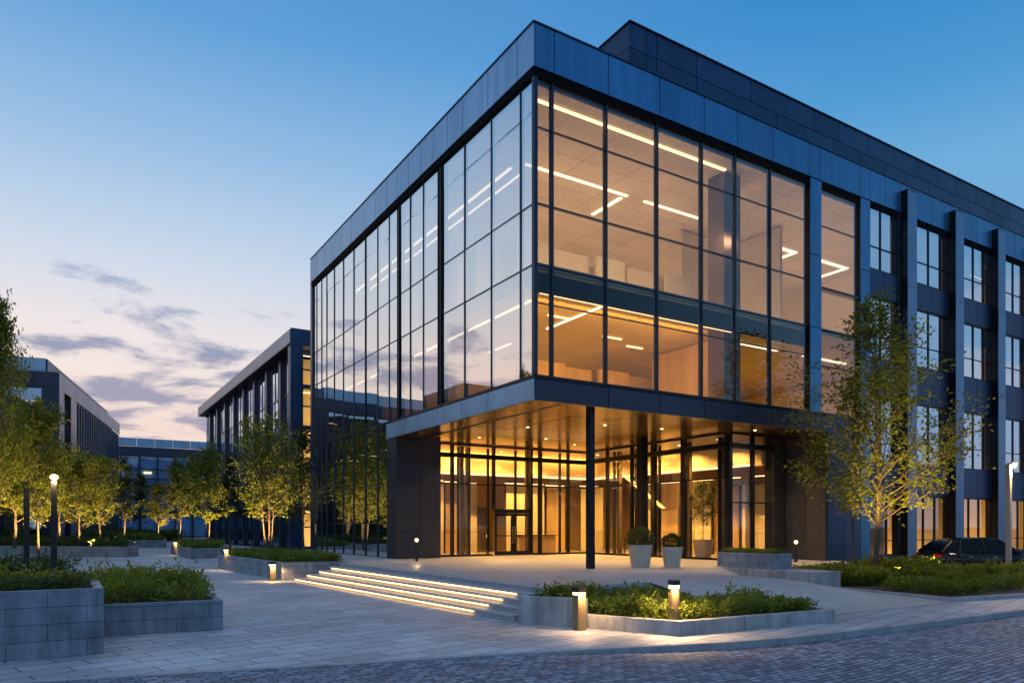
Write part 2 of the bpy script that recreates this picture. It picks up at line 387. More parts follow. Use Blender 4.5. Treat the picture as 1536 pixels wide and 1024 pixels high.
# faint physical dusk sky on top (sun already at the horizon)
ns = wt.n('ShaderNodeTexSky'); ns.sky_type = 'NISHITA'; ns.sun_disc = False; ns.sun_elevation = R(2); ns.sun_rotation = math.atan2(SUNV.x, SUNV.y)
bg = wt.n('ShaderNodeBackground', {'Color': sky, 'Strength': 1.0})
bg2 = wt.n('ShaderNodeBackground', {'Color': ns.outputs[0], 'Strength': 0.0})
ad = wt.n('ShaderNodeAddShader', {0: bg.outputs[0], 1: bg2.outputs[0]})
w.node_tree.links.new(ad.outputs[0], wout.inputs['Surface'])
# ================================================================== THE SETTING
def sstep(a, b, x):
    t = max(0.0, min(1.0, (x-a)/(b-a))); return t*t*(3-2*t)
TZ = 0.70
struct('ground', MB().quad((-1500,-1500,-0.35),(1500,-1500,-0.35),(1500,1500,-0.35),(-1500,1500,-0.35)), M['ground'])
EDGE = [(70,-10.9),(30,-10.9),(8.5,-10.9),(3.0,-10.88),(0.5,-10.83),(-1.2,-10.72),(-2.6,-10.5),(-3.8,-10.2),(-5.2,-9.8),(-6.8,-9.4),(-9.8,-8.75),(-14.2,-7.65),(-24,-5.1),(-70,7.0)]
def roadz(x): return -0.125 + 0.11*sstep(-3.0, -7.5, x) if False else -0.125 + 0.112*(1-sstep(-7.5, -2.5, x))
mb = MB(); n0 = len(EDGE)
mb.v = [(x, y, 0.0) for x, y in EDGE] + [(-70, 210, 0.0), (70, 210, 0.0)]
mb.f = [tuple(range(len(mb.v)))[::-1]]
struct('plaza', mb, M['plaza'])
mb = MB()
for i in range(n0-1):
    (x0, y0), (x1, y1) = EDGE[i], EDGE[i+1]
    steps = max(1, int(abs(x1-x0)/1.0))
    for k in range(steps):
        a, b = k/steps, (k+1)/steps
        xa, ya, xb, yb = x0+(x1-x0)*a, y0+(y1-y0)*a, x0+(x1-x0)*b, y0+(y1-y0)*b
        mb.quad((xa, ya-0.1, roadz(xa)), (xa, -70, roadz(xa)), (xb, -70, roadz(xb)), (xb, yb-0.1, roadz(xb)))
struct('road', mb, M['road'])
# kerb stones
mb = MB(); gap = 0.008
for i in range(n0-1):
    a, b = Vector(EDGE[i]), Vector(EDGE[i+1]); L = (b-a).length; k = max(1, round(L/1.0))
    dr = (b-a).normalized(); nr = Vector((-dr.y, dr.x)); 
    if nr.y > 0: nr = -nr
    for j in range(k):
        p, q = a+dr*(L*j/k+gap/2), a+dr*(L*(j+1)/k-gap/2)
        if abs(p.x) > 40: continue
        mb.prism([tuple(p-nr*0.02), tuple(q-nr*0.02), tuple(q+nr*0.15), tuple(p+nr*0.15)], -0.2, 0.012)
ke = struct('kerb', mb, M['kerb'], bevel=0.012)

# terrace in front of the entrance, falling away to the right
def tz(x, y):
    a = 1 - sstep(4.0, 10.5, x)
    if y >= -5.4: return TZ*(a + (1-a)*sstep(-2.6, -0.6, y))
    return TZ*a*sstep(-9.0, -5.4, y) + 0.006
mb = MB()
def grid(x0, x1, y0, y1, s=0.35):
    nx, ny = max(1, round((x1-x0)/s)), max(1, round((y1-y0)/s)); base = len(mb.v)
    for j in range(ny+1):
        for i in range(nx+1):
            x, y = x0+(x1-x0)*i/nx, y0+(y1-y0)*j/ny; mb.v.append((x, y, max(tz(x, y), 0.006)))
    for j in range(ny):
        for i in range(nx):
            k = base+j*(nx+1)+i; mb.f.append((k, k+1, k+nx+2, k+nx+1))
mb.box(-2.95, 4.0, -5.4, 12.9, -0.05, TZ)
mb.box(-2.95, 0.3, 12.9, 27.5, -0.05, TZ)
mb.quad((4.0, 2.3, TZ), (16.0, 2.3, TZ), (16.0, 12.9, TZ), (4.0, 12.9, TZ))
grid(4.0, 16.0, -5.4, 2.3); grid(0.0, 16.0, -9.0, -5.4)
mb.quad((0, -9.0, 0.0), (0, -5.4, TZ), (0, -5.4, -0.02), (0, -9.0, -0.02))
struct('terrace', mb, M['terrace'])
mb = MB()
for k in range(10):   # nosing slabs along the free edge
    mb.box(-2.96+0.31*k, -2.955+0.31*(k+1), -5.43, -5.395, 0.60, TZ+0.004)
mb.build('terrace_edge', M['step']); bpy.data.objects['terrace_edge']['kind'] = 'structure'

# ================================================================== MAIN BUILDING
B = thing('office_building', 'large dark glass office building with lit upper floors overhanging its entrance', 'building')
def panels(mb, axis, plane, asp, zsp, out, thick=0.05, gap=0.03, jit=0.0):
    """separate cladding sheets on a vertical plane; axis 'x': wall runs along x, faces -y (out=-1)"""
    for i in range(len(asp)-1):
        for j in range(len(zsp)-1):
            a0, a1, z0, z1 = asp[i]+gap/2, asp[i+1]-gap/2, zsp[j]+gap/2, zsp[j+1]-gap/2
            p1 = plane + out*thick
            if axis == 'x': mb.box(a0, a1, plane, p1, z0, z1)
            else: mb.box(plane, p1, a0, a1, z0, z1)
XE, YE = 66.0, 25.3
ZG, ZF0, ZF1 = 7.30, 6.43, 7.16         # glass foot, canopy soffit, canopy top
ZP0, ZP1 = 17.55, 19.0
LS = [0.0, 0.98, 2.98, 5.07, 7.2, 8.9, 10.3, 11.6, 12.8, 14.3, 16.0, 17.8, 19.5, 21.1, 22.5, 23.5, 24.5, 25.3]
RS = [0.0, 0.80, 3.15, 5.6, 7.95, 9.85, 12.0, 14.45]
# parapet
mb = MB(); panels(mb, 'x', 0.0, [0.0, 0.8, 3.15, 5.6, 7.95, 9.85, 12.0, 14.45, 15.2, 18.2, 18.95], [ZP0, ZP1], -1)
panels(mb, 'x', 0.0, [18.95, 20.2, 21.45, 22.3, 24.3, 26.15, 27.0, 28.7, 30.4, 31.2, 33.0, 34.8, 35.6, 37.4, 39.2, 43, 47, 51, 56, 61, XE], [ZP0, ZP1], -1)
mb.build('parapet', M['clad'], B, bevel=0.006)
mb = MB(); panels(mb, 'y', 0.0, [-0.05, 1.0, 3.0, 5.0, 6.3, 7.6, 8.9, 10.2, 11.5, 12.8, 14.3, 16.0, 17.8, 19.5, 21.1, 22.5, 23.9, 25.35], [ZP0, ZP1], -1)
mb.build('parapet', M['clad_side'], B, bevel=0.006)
mb = MB(); mb.box(0.0, XE, 0.0, 0.3, 17.3, 18.96); mb.box(0.0, 0.3, 0.3, YE, 17.3, 18.96); mb.box(0.02, XE, 0.02, 0.2, ZG-0.0+10.1, 17.3+0.1)
mb.build('parapet_core', M['slot'], B)
mb = MB(); mb.box(-0.085, XE, -0.085, 0.34, ZP1, ZP1+0.05); mb.box(-0.085, 0.34, 0.34, YE+0.05, ZP1, ZP1+0.05)
mb.build('coping', M['coping'], B)
mb = MB(); mb.box(0.3, XE, 0.3, YE, 17.5, 17.85)
mb.build('roof', M['roof'], B)
mb = MB(); mb.box(0.0, 20, YE, YE+0.25, 0, 18.9)
mb.build('end_wall', M['navy'], B)
# penthouse
PX, PY, PZ = 6.8, 3.0, 23.3
ph = thing  # placeholder name kept simple
mb = MB(); mb.box(PX+0.06, XE, PY+0.06, 22, 17.85, PZ-0.05)
pen = mb.build('penthouse', M['black'], B)
mb = MB(); rr = random.Random(3)
rows = [18.0, 19.6, 21.0, 22.25, PZ]
for j in range(4):
    a = PX; asp = [PX]
    if j == 3: ws = [0.9, 0.6, 2.4, 3.6, 2.6]
    elif j == 2: ws = [0.9, 0.6, 2.4, 5.4, 2.2]
    elif j == 1: ws = [0.9, 1.1, 1.3, 2.3, 2.0, 2.0]
    else: ws = [2.0]
    k = 0
    while a < XE:
        a += ws[k] if k < len(ws) else rr.choice([2.1, 2.3, 2.3, 2.6]); asp.append(min(a, XE)); k += 1
    panels(mb, 'x', PY+0.06, asp, [rows[j], rows[j+1]], -1, 0.06)
    panels(mb, 'y', PX+0.06, [PY+0.02, PY+1.6+0.3*(j % 2), PY+4.2, PY+7.5, PY+11, PY+15, 22], [rows[j], rows[j+1]], -1, 0.06)
mb.build('panel_cladding', M['navy'], pen, bevel=0.005)
mb = MB(); mb.box(PX-0.06, XE, PY-0.06, 22, PZ, PZ+0.05); mb.build('coping', M['coping'], pen)

# ---- curtain wall bays
def bay(axis, a0, a1, plane, zs, gm, root=B, mw=0.07, thin=(), wide=0.0, name='window', proud=0.05, fm=None, mullion=True):
    fm = fm or M['mull']; f = MB(); g = MB()
    def fb(A0, A1, o0, o1, z0, z1):
        if axis == 'x': f.box(A0, A1, plane-o0, plane+o1, z0, z1)
        else: f.box(plane-o0, plane+o1, A0, A1, z0, z1)
    lo, hi = zs[0], zs[-1]
    if mullion: fb(a0-mw/2, a0+mw/2, proud, 0.13, lo, hi)
    
    for z in zs:
        hgt = 0.018 if z in thin else 0.03
        fb(a0+mw/2, a1-mw/2, proud-0.025 if z not in thin else proud-0.035, 0.08, z-hgt, z+hgt)
    for i in range(len(zs)-1):
        z0, z1 = zs[i], zs[i+1]
        t = rnd.uniform(-0.004, 0.004); s2 = rnd.uniform(-0.004, 0.004)
        if axis == 'x': g.quad((a0, plane+t, z0), (a1, plane-t, z0), (a1, plane-t+s2, z1), (a0, plane+t+s2, z1))
        else: g.quad((plane+t, a1, z0), (plane-t, a0, z0), (plane-t+s2, a0, z1), (plane+t+s2, a1, z1))
    o = f.build(name, fm, root)
    g.build('pane', gm, o)
    if wide:
        f = MB(); fb(a0-wide/2, a0+wide/2, 0.03, 0.20, lo+0.035, hi-0.035); f.build('slot_shade_strip', M['slot'], o)  # near-black strip paints the shade of a recessed slot
    return o
GP = 0.10
zr = [ZG, 9.75, 11.03, 13.08, 15.66, 17.42]
for i in range(len(RS)-1):
    bay('x', max(RS[i], 0.16), RS[i+1], GP, zr, M['glass_right'], thin=(9.75, 15.66), mw=0.09 if i else 0.05)
zl = [ZG, 11.03, 13.08, 16.2, 17.42]; zl2 = [TZ, 2.4, 4.3, 5.9, ZG]
for i in range(len(LS)-1):
    wide = 0.52 if LS[i] == 7.2 else 0.40 if LS[i] == 11.6 else (0.16 if LS[i] == 16.0 else 0)
    bay('y', max(LS[i], 0.16), LS[i+1], GP, zl, M['glass_left'], thin=(16.2,), mw=0.045, wide=wide, proud=0.035)
    if LS[i] >= 12.8:
        bay('y', LS[i], LS[i+1], GP, zl2, M['glass_low'], mw=0.055)
mb = MB(); mb.box(0.02, 0.17, 0.02, 0.17, ZG, 17.4); mb.build('corner_post', M['mull'], B)
mb = MB(); mb.box(0.0, 0.3, YE-0.12, YE+0.0, TZ-0.1, 17.3); mb.build('corner_post', M['mull'], B)

# ---- canopy: fascia, soffit, downlights
mb = MB(); panels(mb, 'x', 0.0, [0.0, 3.15, 5.6, 7.95, 9.85, 12.0, 14.45, 15.6], [ZF0, ZF1], -1)
mb.build('fascia', M['spandrel'], B, bevel=0.006)
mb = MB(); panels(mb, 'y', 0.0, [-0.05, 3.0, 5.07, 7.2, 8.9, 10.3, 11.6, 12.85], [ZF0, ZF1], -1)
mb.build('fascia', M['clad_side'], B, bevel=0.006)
mb = MB(); mb.box(0.0, 15.6, 0.0, 0.28, ZF0+0.02, ZG-0.03); mb.box(0.0, 0.28, 0.28, 12.8, ZF0+0.02, ZG-0.03)
mb.box(-0.03, 15.6, -0.03, 0.28, ZF1+0.01, ZF1+0.05); mb.box(-0.03, 0.28, 0.28, 12.8, ZF1+0.01, ZF1+0.05)
mb.build('canopy_core', M['black'], B)
mb = MB(); sx = [-0.04, 1.05, 1.32, 3.2, 5.3, 7.4, 9.5, 11.85, 13.7, 15.6]; sy = [-0.04, 2.2, 4.4, 6.6, 8.8, 11.0, 12.75]
for i in range(len(sx)-1):
    if i == 1: continue
    for j in range(len(sy)-1):
        dz_ = rnd.uniform(-0.004, 0.004)
        mb.box(sx[i]+0.014, sx[i+1]-0.014, sy[j]+0.014, sy[j+1]-0.014, ZF0+dz_, ZF0+0.015)
sof = mb.build('soffit', M['soffit'], B)
mb = MB(); mb.box(-0.02, 15.6, -0.02, 12.75, ZF0+0.0151, ZF0+0.2); mb.build('soffit_void', M['black'], B)
DL = [(3.4, 5.6), (5.8, 3.4), (6.4, 8.6), (8.6, 3.0), (9.0, 9.8), (3.4, 9.8), (12.4, 1.2)]
for x, y in DL:
    o = MB().lathe(x, y, [(0.065, ZF0-0.012), (0.065, ZF0-0.004)], 16).build('downlight', M['downlight'], B)
    spot('downlight_lamp', (x, y, ZF0-0.03), (x, y, 0), WARM, 620, 125, 0.7, 0.05, B)
# two slender columns
for x, y, hw_ in ((2.86, 0.62, 0.12), (9.8, 5.57, 0.19)):
    MB().box(x-hw_, x+hw_, y-hw_, y+hw_, TZ, ZF0).build('column', M['black'], B, bevel=0.01)

# ---- left pier
mb = MB(); mb.box(0.0, 2.26, 11.65, 12.75, TZ, ZF0); pr = mb.build('pier', M['black'], B)
mb = MB(); panels(mb, 'x', 11.65, [-0.04, 1.15, 2.28], [TZ+0.02, 2.0, 3.05, 4.25, 5.3, ZF0-0.01], -1, 0.04, 0.016)
panels(mb, 'y', 0.0, [11.61, 12.8], [TZ+0.02, 2.0, 3.05, 4.25, 5.3, ZF0-0.01], -1, 0.04, 0.016)
mb.build('panel_cladding', M['pier'], pr, bevel=0.004)

# ---- entrance glazing
EY, EX, CY = 12.6, 11.8, 2.16
zt = [TZ+0.04, 4.4, 5.75, 6.38]
AM = [2.3, 3.4, 5.83, 8.17, 8.73, 10.65, 11.8]
for i in range(len(AM)-1):
    z = zt if i != 2 else [3.12, 4.4, 5.75, 6.38]
    bay('x', AM[i], AM[i+1], EY, z, M['glass_lobby'], mw=0.12 if i in (1, 2, 3) else 0.08, proud=0.1, fm=M['black'], name='entrance_window')
BM = [2.16, 4.9, 6.95, 8.6, 10.6, 12.55]
for i in range(len(BM)-1):
    bay('y', BM[i], BM[i+1], EX, zt, M['glass_lobby'], mw=0.26 if i in (0, 1, 2) else 0.1, proud=0.08, fm=M['black'], name='entrance_window')
CM = [11.8, 13.4, 14.8]
for i in range(2):
    bay('x', CM[i], CM[i+1], CY, [TZ+0.04, 3.3, 5.75, 6.38], M['glass_lobby'], mw=0.2 if i == 0 else 0.08, proud=0.09, fm=M['black'], name='entrance_window')
for a in ((2.3, 11.7, EY-0.14, EY+0.14), (EX-0.14, EX+0.14, CY+0.0, EY-0.14), (EX+0.14, 14.8, CY-0.14, CY+0.14)):
    MB().box(*a, 5.75, 5.95).build('entrance_header', M['black'], B)
for a in ((2.3, 5.7, EY-0.07, EY+0.07), (8.3, 11.7, EY-0.07, EY+0.07), (EX-0.07, EX+0.07, CY, EY-0.1), (EX+0.1, 14.8, CY-0.07, CY+0.07)):
    MB().box(*a, TZ, TZ+0.1).build('entrance_sill', M['black'], B)
# double doors
for s, x0, x1 in ((1, 5.9, 6.99), (-1, 7.01, 8.1)):
    mb = MB(); z0, z1 = TZ+0.01, 2.92
    mb.box(x0, x0+0.1, EY-0.05, EY+0.03, z0, z1); mb.box(x1-0.1, x1, EY-0.05, EY+0.03, z0, z1)
    mb.box(x0+0.1, x1-0.1, EY-0.045, EY+0.025, z0, z0+0.22); mb.box(x0+0.1, x1-0.1, EY-0.045, EY+0.025, z1-0.14, z1)
    mb.box(x0+0.1, x1-0.1, EY-0.04, EY+0.02, 1.72, 1.77)
    dr = mb.build('door', M['black'], B)
    MB().quad((x0+0.1, EY, z0+0.2), (x1-0.1, EY, z0+0.2), (x1-0.1, EY, z1-0.12), (x0+0.1, EY, z1-0.12)).build('pane', M['glass_lobby'], dr)
    hx = x1-0.06 if s == 1 else x0+0.06
    hb = MB().tube([(hx, EY-0.05, 1.35), (hx, EY-0.13, 1.37), (hx, EY-0.13, 2.2), (hx, EY-0.05, 2.22)], [0.018]*4, 8)
    hb.build('handle', M['rim'], dr, smooth=True)
mb = MB(); mb.box(5.89, 8.11, EY-0.1, EY+0.1, 2.93, 3.10); mb.build('door_header', M['black'], B)
# right return pier beside the entrance
mb = MB(); mb.box(14.84, 15.7, CY+0.04, CY+0.5, 0, ZF0); mb.box(15.7, 16.2, 0.06, CY+0.5, 0, ZF0); pr2 = mb.build('pier', M['black'], B)
zz = [0.02, 1.5, 2.6, 3.7, 4.85, ZF0-0.01]
mb = MB(); panels(mb, 'x', CY+0.04, [14.84, 15.66], zz, -1, 0.04, 0.016)
panels(mb, 'y', 15.7, [0.0, 1.05, CY-0.01], zz, -1, 0.04, 0.016)
mb.build('panel_cladding', surface('bronze_grey_panel', (0.075, 0.075, 0.078), 0.4, 0.5, 0.1, 1.4, 0.1), pr2, bevel=0.004)

# ---- right hand facade with punched windows and fins
ROWS = [(0.85, 3.75), (5.3, 8.35), (10.2, 13.1), (14.4, 17.42)]
COLS = [(18.98, 21.3)] + [(22.65+4.42*k, 25.95+4.42*k) for k in range(9)]
def clad_cell(mb, bk, x0, x1, z0, z1, split=1, thick=0.05):
    xs = [x0+(x1-x0)*i/split for i in range(split+1)]
    panels(mb, 'x', 0.0, xs, [z0, z1], -1, thick); bk.box(x0, x1, 0.001, 0.3, z0, z1)
wl, bk = MB(), MB()
zb = [0.0, 0.85, 3.75, 5.3, 8.35, 10.2, 13.1, 14.4, 17.42]
for z0, z1 in ((0.0, 3.1), (3.1, ZF0), (ZF0, 9.2), (9.2, 11.0), (11.0, 14.2), (14.2, 17.53)):
    if z0 >= ZF0: clad_cell(wl, bk, 14.5, 15.3, max(z0, 7.24), z1)
    clad_cell(wl, bk, 18.2, 18.95, z0, z1)
sp0 = MB()
clad_cell(sp0, bk, 15.61, 18.2, ZF0, 7.25, 1)
for z0, z1 in ((0.0, 3.1), (3.1, ZF0)): clad_cell(sp0, bk, 15.7, 18.2, z0, z1, 2)
sp0.build('spandrel_cladding', M['navy'], B, bevel=0.004)
wl.build('facade_cladding', M['clad'], B, bevel=0.005)
bay('x', 15.32, 18.2, GP, [7.3, 9.4, 11.0], M['glass_right'], mw=0.04); bay('x', 15.32, 18.2, GP, [11.0, 12.85], M['glass_right'], mw=0.04)
bay('x', 15.32, 18.2, GP, [12.85, 15.66, 17.42], M['glass_right'], thin=(15.66,), mw=0.04)
mb = MB(); mb.box(15.3, 18.2, -0.0, 0.3, 12.78, 12.9); mb.build('transom', M['mull'], B)
ends = [18.95] + [c[0] for c in COLS[1:]] + [XE]
for ci, (x0, x1) in enumerate(COLS):
    spn = MB()
    for j in range(len(zb)-1):
        z0, z1 = zb[j], zb[j+1]
        if j % 2 == 0:
            clad_cell(spn, bk, x0, x1, z0+(0.0), z1, 2, 0.03)
    nx = COLS[ci+1][0] if ci+1 < len(COLS) else XE
    z = 0.0
    for z0, z1 in ((0, 4.4), (4.4, 8.7), (8.7, 13.1), (13.1, 17.53)):
        clad_cell(spn, bk, x1, nx, z0, z1, 1, 0.02)
    spn.build('spandrel_cladding', M['navy'], B, bevel=0.004)
    for r, (z0, z1) in enumerate(ROWS):
        if r == 0: zs, ms = [z0, 1.55, z1], [x0+0.3*(x1-x0), x0+0.62*(x1-x0)]
        else: zs, ms = [z0, z0+(z1-z0)*0.36, z1], ([x0+0.4*(x1-x0)] if ci == 0 else [x0+0.44*(x1-x0), x0+0.78*(x1-x0)])
        f = MB(); g = MB(); PL = 0.06
        f.box(x0, x0+0.05, PL-0.06, PL+0.1, z0, z1); f.box(x1-0.05, x1, PL-0.06, PL+0.1, z0, z1)
        f.box(x0+0.05, x1-0.05, PL-0.058, PL+0.1, z0, z0+0.05); f.box(x0+0.05, x1-0.05, PL-0.058, PL+0.1, z1-0.06, z1)
        for m in ms: f.box(m-0.025, m+0.025, PL-0.05, PL+0.06, z0+0.05, z1-0.06)
        xs = [x0+0.05]+ms+[x1-0.05]
        for i in range(len(xs)-1):
            f.box(xs[i]+0.025, xs[i+1]-0.025, PL-0.04, PL+0.05, zs[1]-0.02, zs[1]+0.02)
            for q in range(2):
                e1, e2 = rnd.uniform(-0.002, 0.002), rnd.uniform(-0.003, 0.003)
                g.quad((xs[i], PL+e1, zs[q]), (xs[i+1], PL-e1, zs[q]), (xs[i+1], PL-e1+e2, zs[q+1]), (xs[i], PL+e1+e2, zs[q+1]))
        o = f.build('window', M['black'], B)
        g.build('pane', M['glass_office'] if r else M['glass_lobby'], o)
        bh = [0, 0.9, 0, 1.5, 0.5, 0, 0, 1.1, 2.2][(ci*5+r*3) % 9]
        if r and bh: MB().box(x0+0.06, x1-0.06, PL+0.12, PL+0.14, z1-bh, z1-0.07).build('blind', M['int_wall'], o)
bk.build('facade_wall', M['black'], B)
FINM = surface('lit_fin_metal', (0.16, 0.24, 0.36), 0.36, 0.8, 0.1, 1.0, 0.06, streak=True)  # paler base paints the lit look of the fin fronts
for k in range(9):
    x0 = 21.5+4.42*k
    mb = MB(); mb.box(x0, x0+0.8, -0.36, -0.021, 0.0, 18.55); fn = mb.build('fin', M['black'], B)  # black body paints the shade on the fin sides
    mb = MB(); panels(mb, 'x', -0.36, [x0-0.0, x0+0.8], [0.02, 2.9, 6.0, 9.3, 11.6, 13.9, 16.2, 18.56], -1, 0.03, 0.014)
    mb.build('panel_cladding', FINM, fn, bevel=0.004)
    MB().box(x0-0.01, x0+0.81, -0.40, -0.06, 18.56, 18.6).build('coping', M['coping'], fn)

# ---- interiors
def slab(name, x0, x1, y0, y1, z0, z1, mat): return MB().box(x0, x1, y0, y1, z0, z1).build(name, mat, B)
HX = 26.3
# hall of the first upper floor and of the second upper floor (rooms behind the corner glazing)
for (zf, zc, nm) in ((7.02, 10.88, 0), (11.02, 17.2, 1)):
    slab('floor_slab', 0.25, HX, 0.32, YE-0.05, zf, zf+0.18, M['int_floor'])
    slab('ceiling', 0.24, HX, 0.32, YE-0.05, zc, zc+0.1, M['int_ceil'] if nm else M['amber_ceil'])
slab('partition_wall', 0.26, HX, 14.0, 14.2, 7.2, 10.87, M['int_wood']); slab('partition_wall', 6.0, HX, 14.0, 14.2, 11.2, 17.19, M['int_wall'])
slab('partition_wall', HX, HX+0.2, 0.33, 14.2, 7.0, 17.4, M['int_wall'])
for k in range(6):       # timber and plaster bays on the first upper floor
    x0 = 1.2+2.0*k
    slab('partition_wall', x0, x0+1.9, 8.0+0.5*(k % 2), 8.2+0.5*(k % 2), 7.2, 10.0, M['int_wood'])
for k in range(5):       # low partitions on the second upper floor
    x0 = 2.2+2.05*k
    slab('partition_wall', x0, x0+1.6+0.3*(k % 2), 4.6+0.35*(k % 2), 4.75+0.35*(k % 2), 11.2, 13.95, M['int_wall'])
slab('partition_wall', 0.9, 13.0, 5.6, 5.8, 11.2, 14.15, M['int_wall'])
slab('partition_wall', 13.2, 15.2, 6.4, 6.6, 11.2, 17.15, M['int_wall']); slab('partition_wall', 17.0, 17.2, 3.5, 9.0, 11.2, 17.15, M['int_wall'])
slab('partition_wall', 12.2, 12.4, 2.3, 7.5, 7.2, 10.85, M['int_wood'])
slab('interior_column', 10.35, 11.35, 1.1, 2.0, 11.2, 17.19, M['brown']); slab('interior_column', 10.35, 11.35, 1.1, 2.0, 7.2, 10.87, M['brown'])
slab('interior_column', 3.4, 4.0, 12.0, 12.6, 11.2, 17.19, M['int_wall']); slab('interior_column', 3.4, 4.0, 18.0, 18.6, 11.2, 17.19, M['int_wall'])
slab('bulkhead', 0.25, 15.2, 0.36, 0.60, 10.28, 10.87, M['slot']); slab('bulkhead', 0.3, 0.45, 0.7, 24, 10.5, 10.87, M['int_wall'])
def strip(x0, x1, y0, y1, z, mat, nm='ceiling_light'): return MB().box(x0, x1, y0, y1, z-0.05, z-0.004).build(nm, mat, B)
z2 = 17.2
strip(0.7, 10.3, 0.95, 1.07, z2, M['strip']); strip(2.9, 8.4, 4.95, 5.07, z2, M['strip_white']); strip(9.4, 13.0, 4.95, 5.07, z2, M['strip_white'])
strip(8.2, 8.36, 5.3, 7.4, z2, M['strip_white']); strip(15.2, 15.36, 4.9, 7.0, z2, M['strip_white'])
strip(17.6, 20.8, 5.3, 5.5, z2, M['strip_white']); strip(20.6, 20.8, 5.5, 7.4, z2, M['strip_white']); strip(22.4, 25.4, 5.3, 5.5, z2, M['strip_white']); strip(25.2, 25.4, 5.5, 7.4, z2, M['strip_white'])
strip(2.5, 2.62, 5.6, 24.5, z2, M['strip_white']); strip(3.15, 3.22, 5.6, 24.5, z2, M['strip_white'])
z1 = 10.88
strip(0.7, 10.3, 0.63, 0.70, 10.34, M['strip']); strip(1.8, 1.92, 3.0, 24.5, z1, M['strip_white']); strip(4.6, 4.7, 2.0, 6.0, z1, M['strip_white']); strip(4.6, 4.7, 9, 13.5, z1, M['strip_white'])
strip(3.5, 4.6, 4.2, 4.3, z1, M['strip']); strip(7.5, 8.6, 5.6, 5.7, z1, M['strip']); strip(9.6, 10.6, 6.4, 6.5, z1, M['strip']); strip(13.2, 16.5, 3.2, 3.34, z1, M['strip_white']); strip(18.5, 22.0, 3.2, 3.34, z1, M['strip_white'])
area('hall_fill', (6.3, 7.5, 7.5), (0, 0, 1), 11, 12, HONEY, 560, B)  # added fill lamps without fixtures, unseen from below, brighten the halls
area('hall_fill', (19.5, 6.5, 7.5), (0, 0, 1), 12, 10, HONEY, 260, B)
area('hall_fill', (2.8, 19.5, 7.5), (0, 0, 1), 4, 10, WARM, 40, B)
area('hall_fill', (6.5, 7.0, 11.5), (0, 0, 1), 11, 12, PEACH, 600, B)
area('hall_fill', (19.5, 6.5, 11.5), (0, 0, 1), 12, 11, PEACH, 520, B)
area('hall_fill', (3.0, 19.5, 11.5), (0, 0, 1), 4, 10, PEACH, 90, B)
area('hall_fill', (6.3, 2.5, 10.6), (0.0, 1, -0.35), 9.0, 0.3, HONEY, 260, B)
area('hall_fill', (6.0, 0.9, 14.3), (0.0, 1, -0.35), 10.0, 0.3, PEACH, 120, B)
# ground floor left of the pier: dim
slab('floor_slab', 0.31, 2.1, 12.9, YE-0.05, 0.5, TZ+0.002, M['int_floor']); slab('partition_wall', 2.12, 2.26, 12.8, YE-0.05, TZ, 6.99, M['int_dark'])

for y in (15.0, 18.5, 22.0): strip(0.8, 1.9, y, y+0.1, 6.2, M['strip'])
# offices on the right
OX = XE-0.3
for z in (4.35, 9.25, 13.7):
    slab('floor_slab', HX+0.3 if z > 5 else 16.3, OX, 0.34, 8, z, z+0.35, M['int_dark'])
slab('partition_wall', HX+0.2, OX, 8.0, 8.2, 4.7, 17.4, M['int_wall']); slab('partition_wall', 16.25, OX, 5.0, 5.2, 0, 4.34, M['int_wall'])
for k in range(5):
    for zf, zc in ((0.01, 4.34), (4.72, 9.24), (9.62, 13.69), (14.07, 17.4)):
        x = 26.9+8.84*k
        if zf < 4 : slab('partition_wall', x, x+0.12, 0.4, 5.0, zf, zc, M['int_wall'])
        else: slab('partition_wall', x+0.3, x+0.42, 0.4, 8.0, zf, zc, M['int_wall'])
area('office_fill', (40, 3.0, 0.3), (0, 0, 1), 46, 3, HONEY, 1900, B)  # added up-facing fill lamps, out of sight, brighten the office rooms
area('office_fill', (40, 4.2, 5.0), (0, 0, 1), 26, 6, WARM, 800, B)
area('office_fill', (40, 4.2, 9.9), (0, 0, 1), 26, 6, PEACH, 2400, B)
area('office_fill', (40, 4.2, 14.4), (0, 0, 1), 26, 6, PEACH, 2400, B)
for z in (9.2, 13.65, 17.38):
    for k in range(7): strip(28.0+2.6*k, 29.4+2.6*k, 2.4, 2.5, z, M['strip_white'])
# lobby
slab('floor_slab', 2.3, 25.0, CY+0.12 if False else 12.75, 24.5, 0.5, TZ+0.003, M['int_floor'])
slab('floor_slab', 11.95, 25.0, 2.5, 12.75, 0.5, TZ+0.003, M['int_floor'])
slab('ceiling', 2.3, 25.0, 12.72, 24.5, 6.40, 6.5, M['lob_ceil']); slab('ceiling', 11.9, 25.0, 2.3, 12.72, 6.40, 6.5, M['lob_ceil'])
slab('partition_wall', 2.3, 25.0, 20.0, 20.2, TZ, 6.4, M['int_wood']); slab('partition_wall', 24.0, 24.2, 2.5, 20.0, TZ, 6.4, M['int_wood'])
slab('partition_wall', 16.3, 24.0, 2.3, 2.5, TZ, 6.4, M['int_dark']); slab('partition_wall', 2.28, 2.36, 12.8, 20.0, TZ, 6.4, M['int_wall'])
lobw = [(2.9, 4.7, 16.2), (5.2, 6.0, 17.0), (6.9, 7.6, 17.6), (8.9, 10.2, 16.4), (10.7, 11.6, 16.4), (12.2, 13.6, 17.0), (14.4, 16.2, 16.4)]
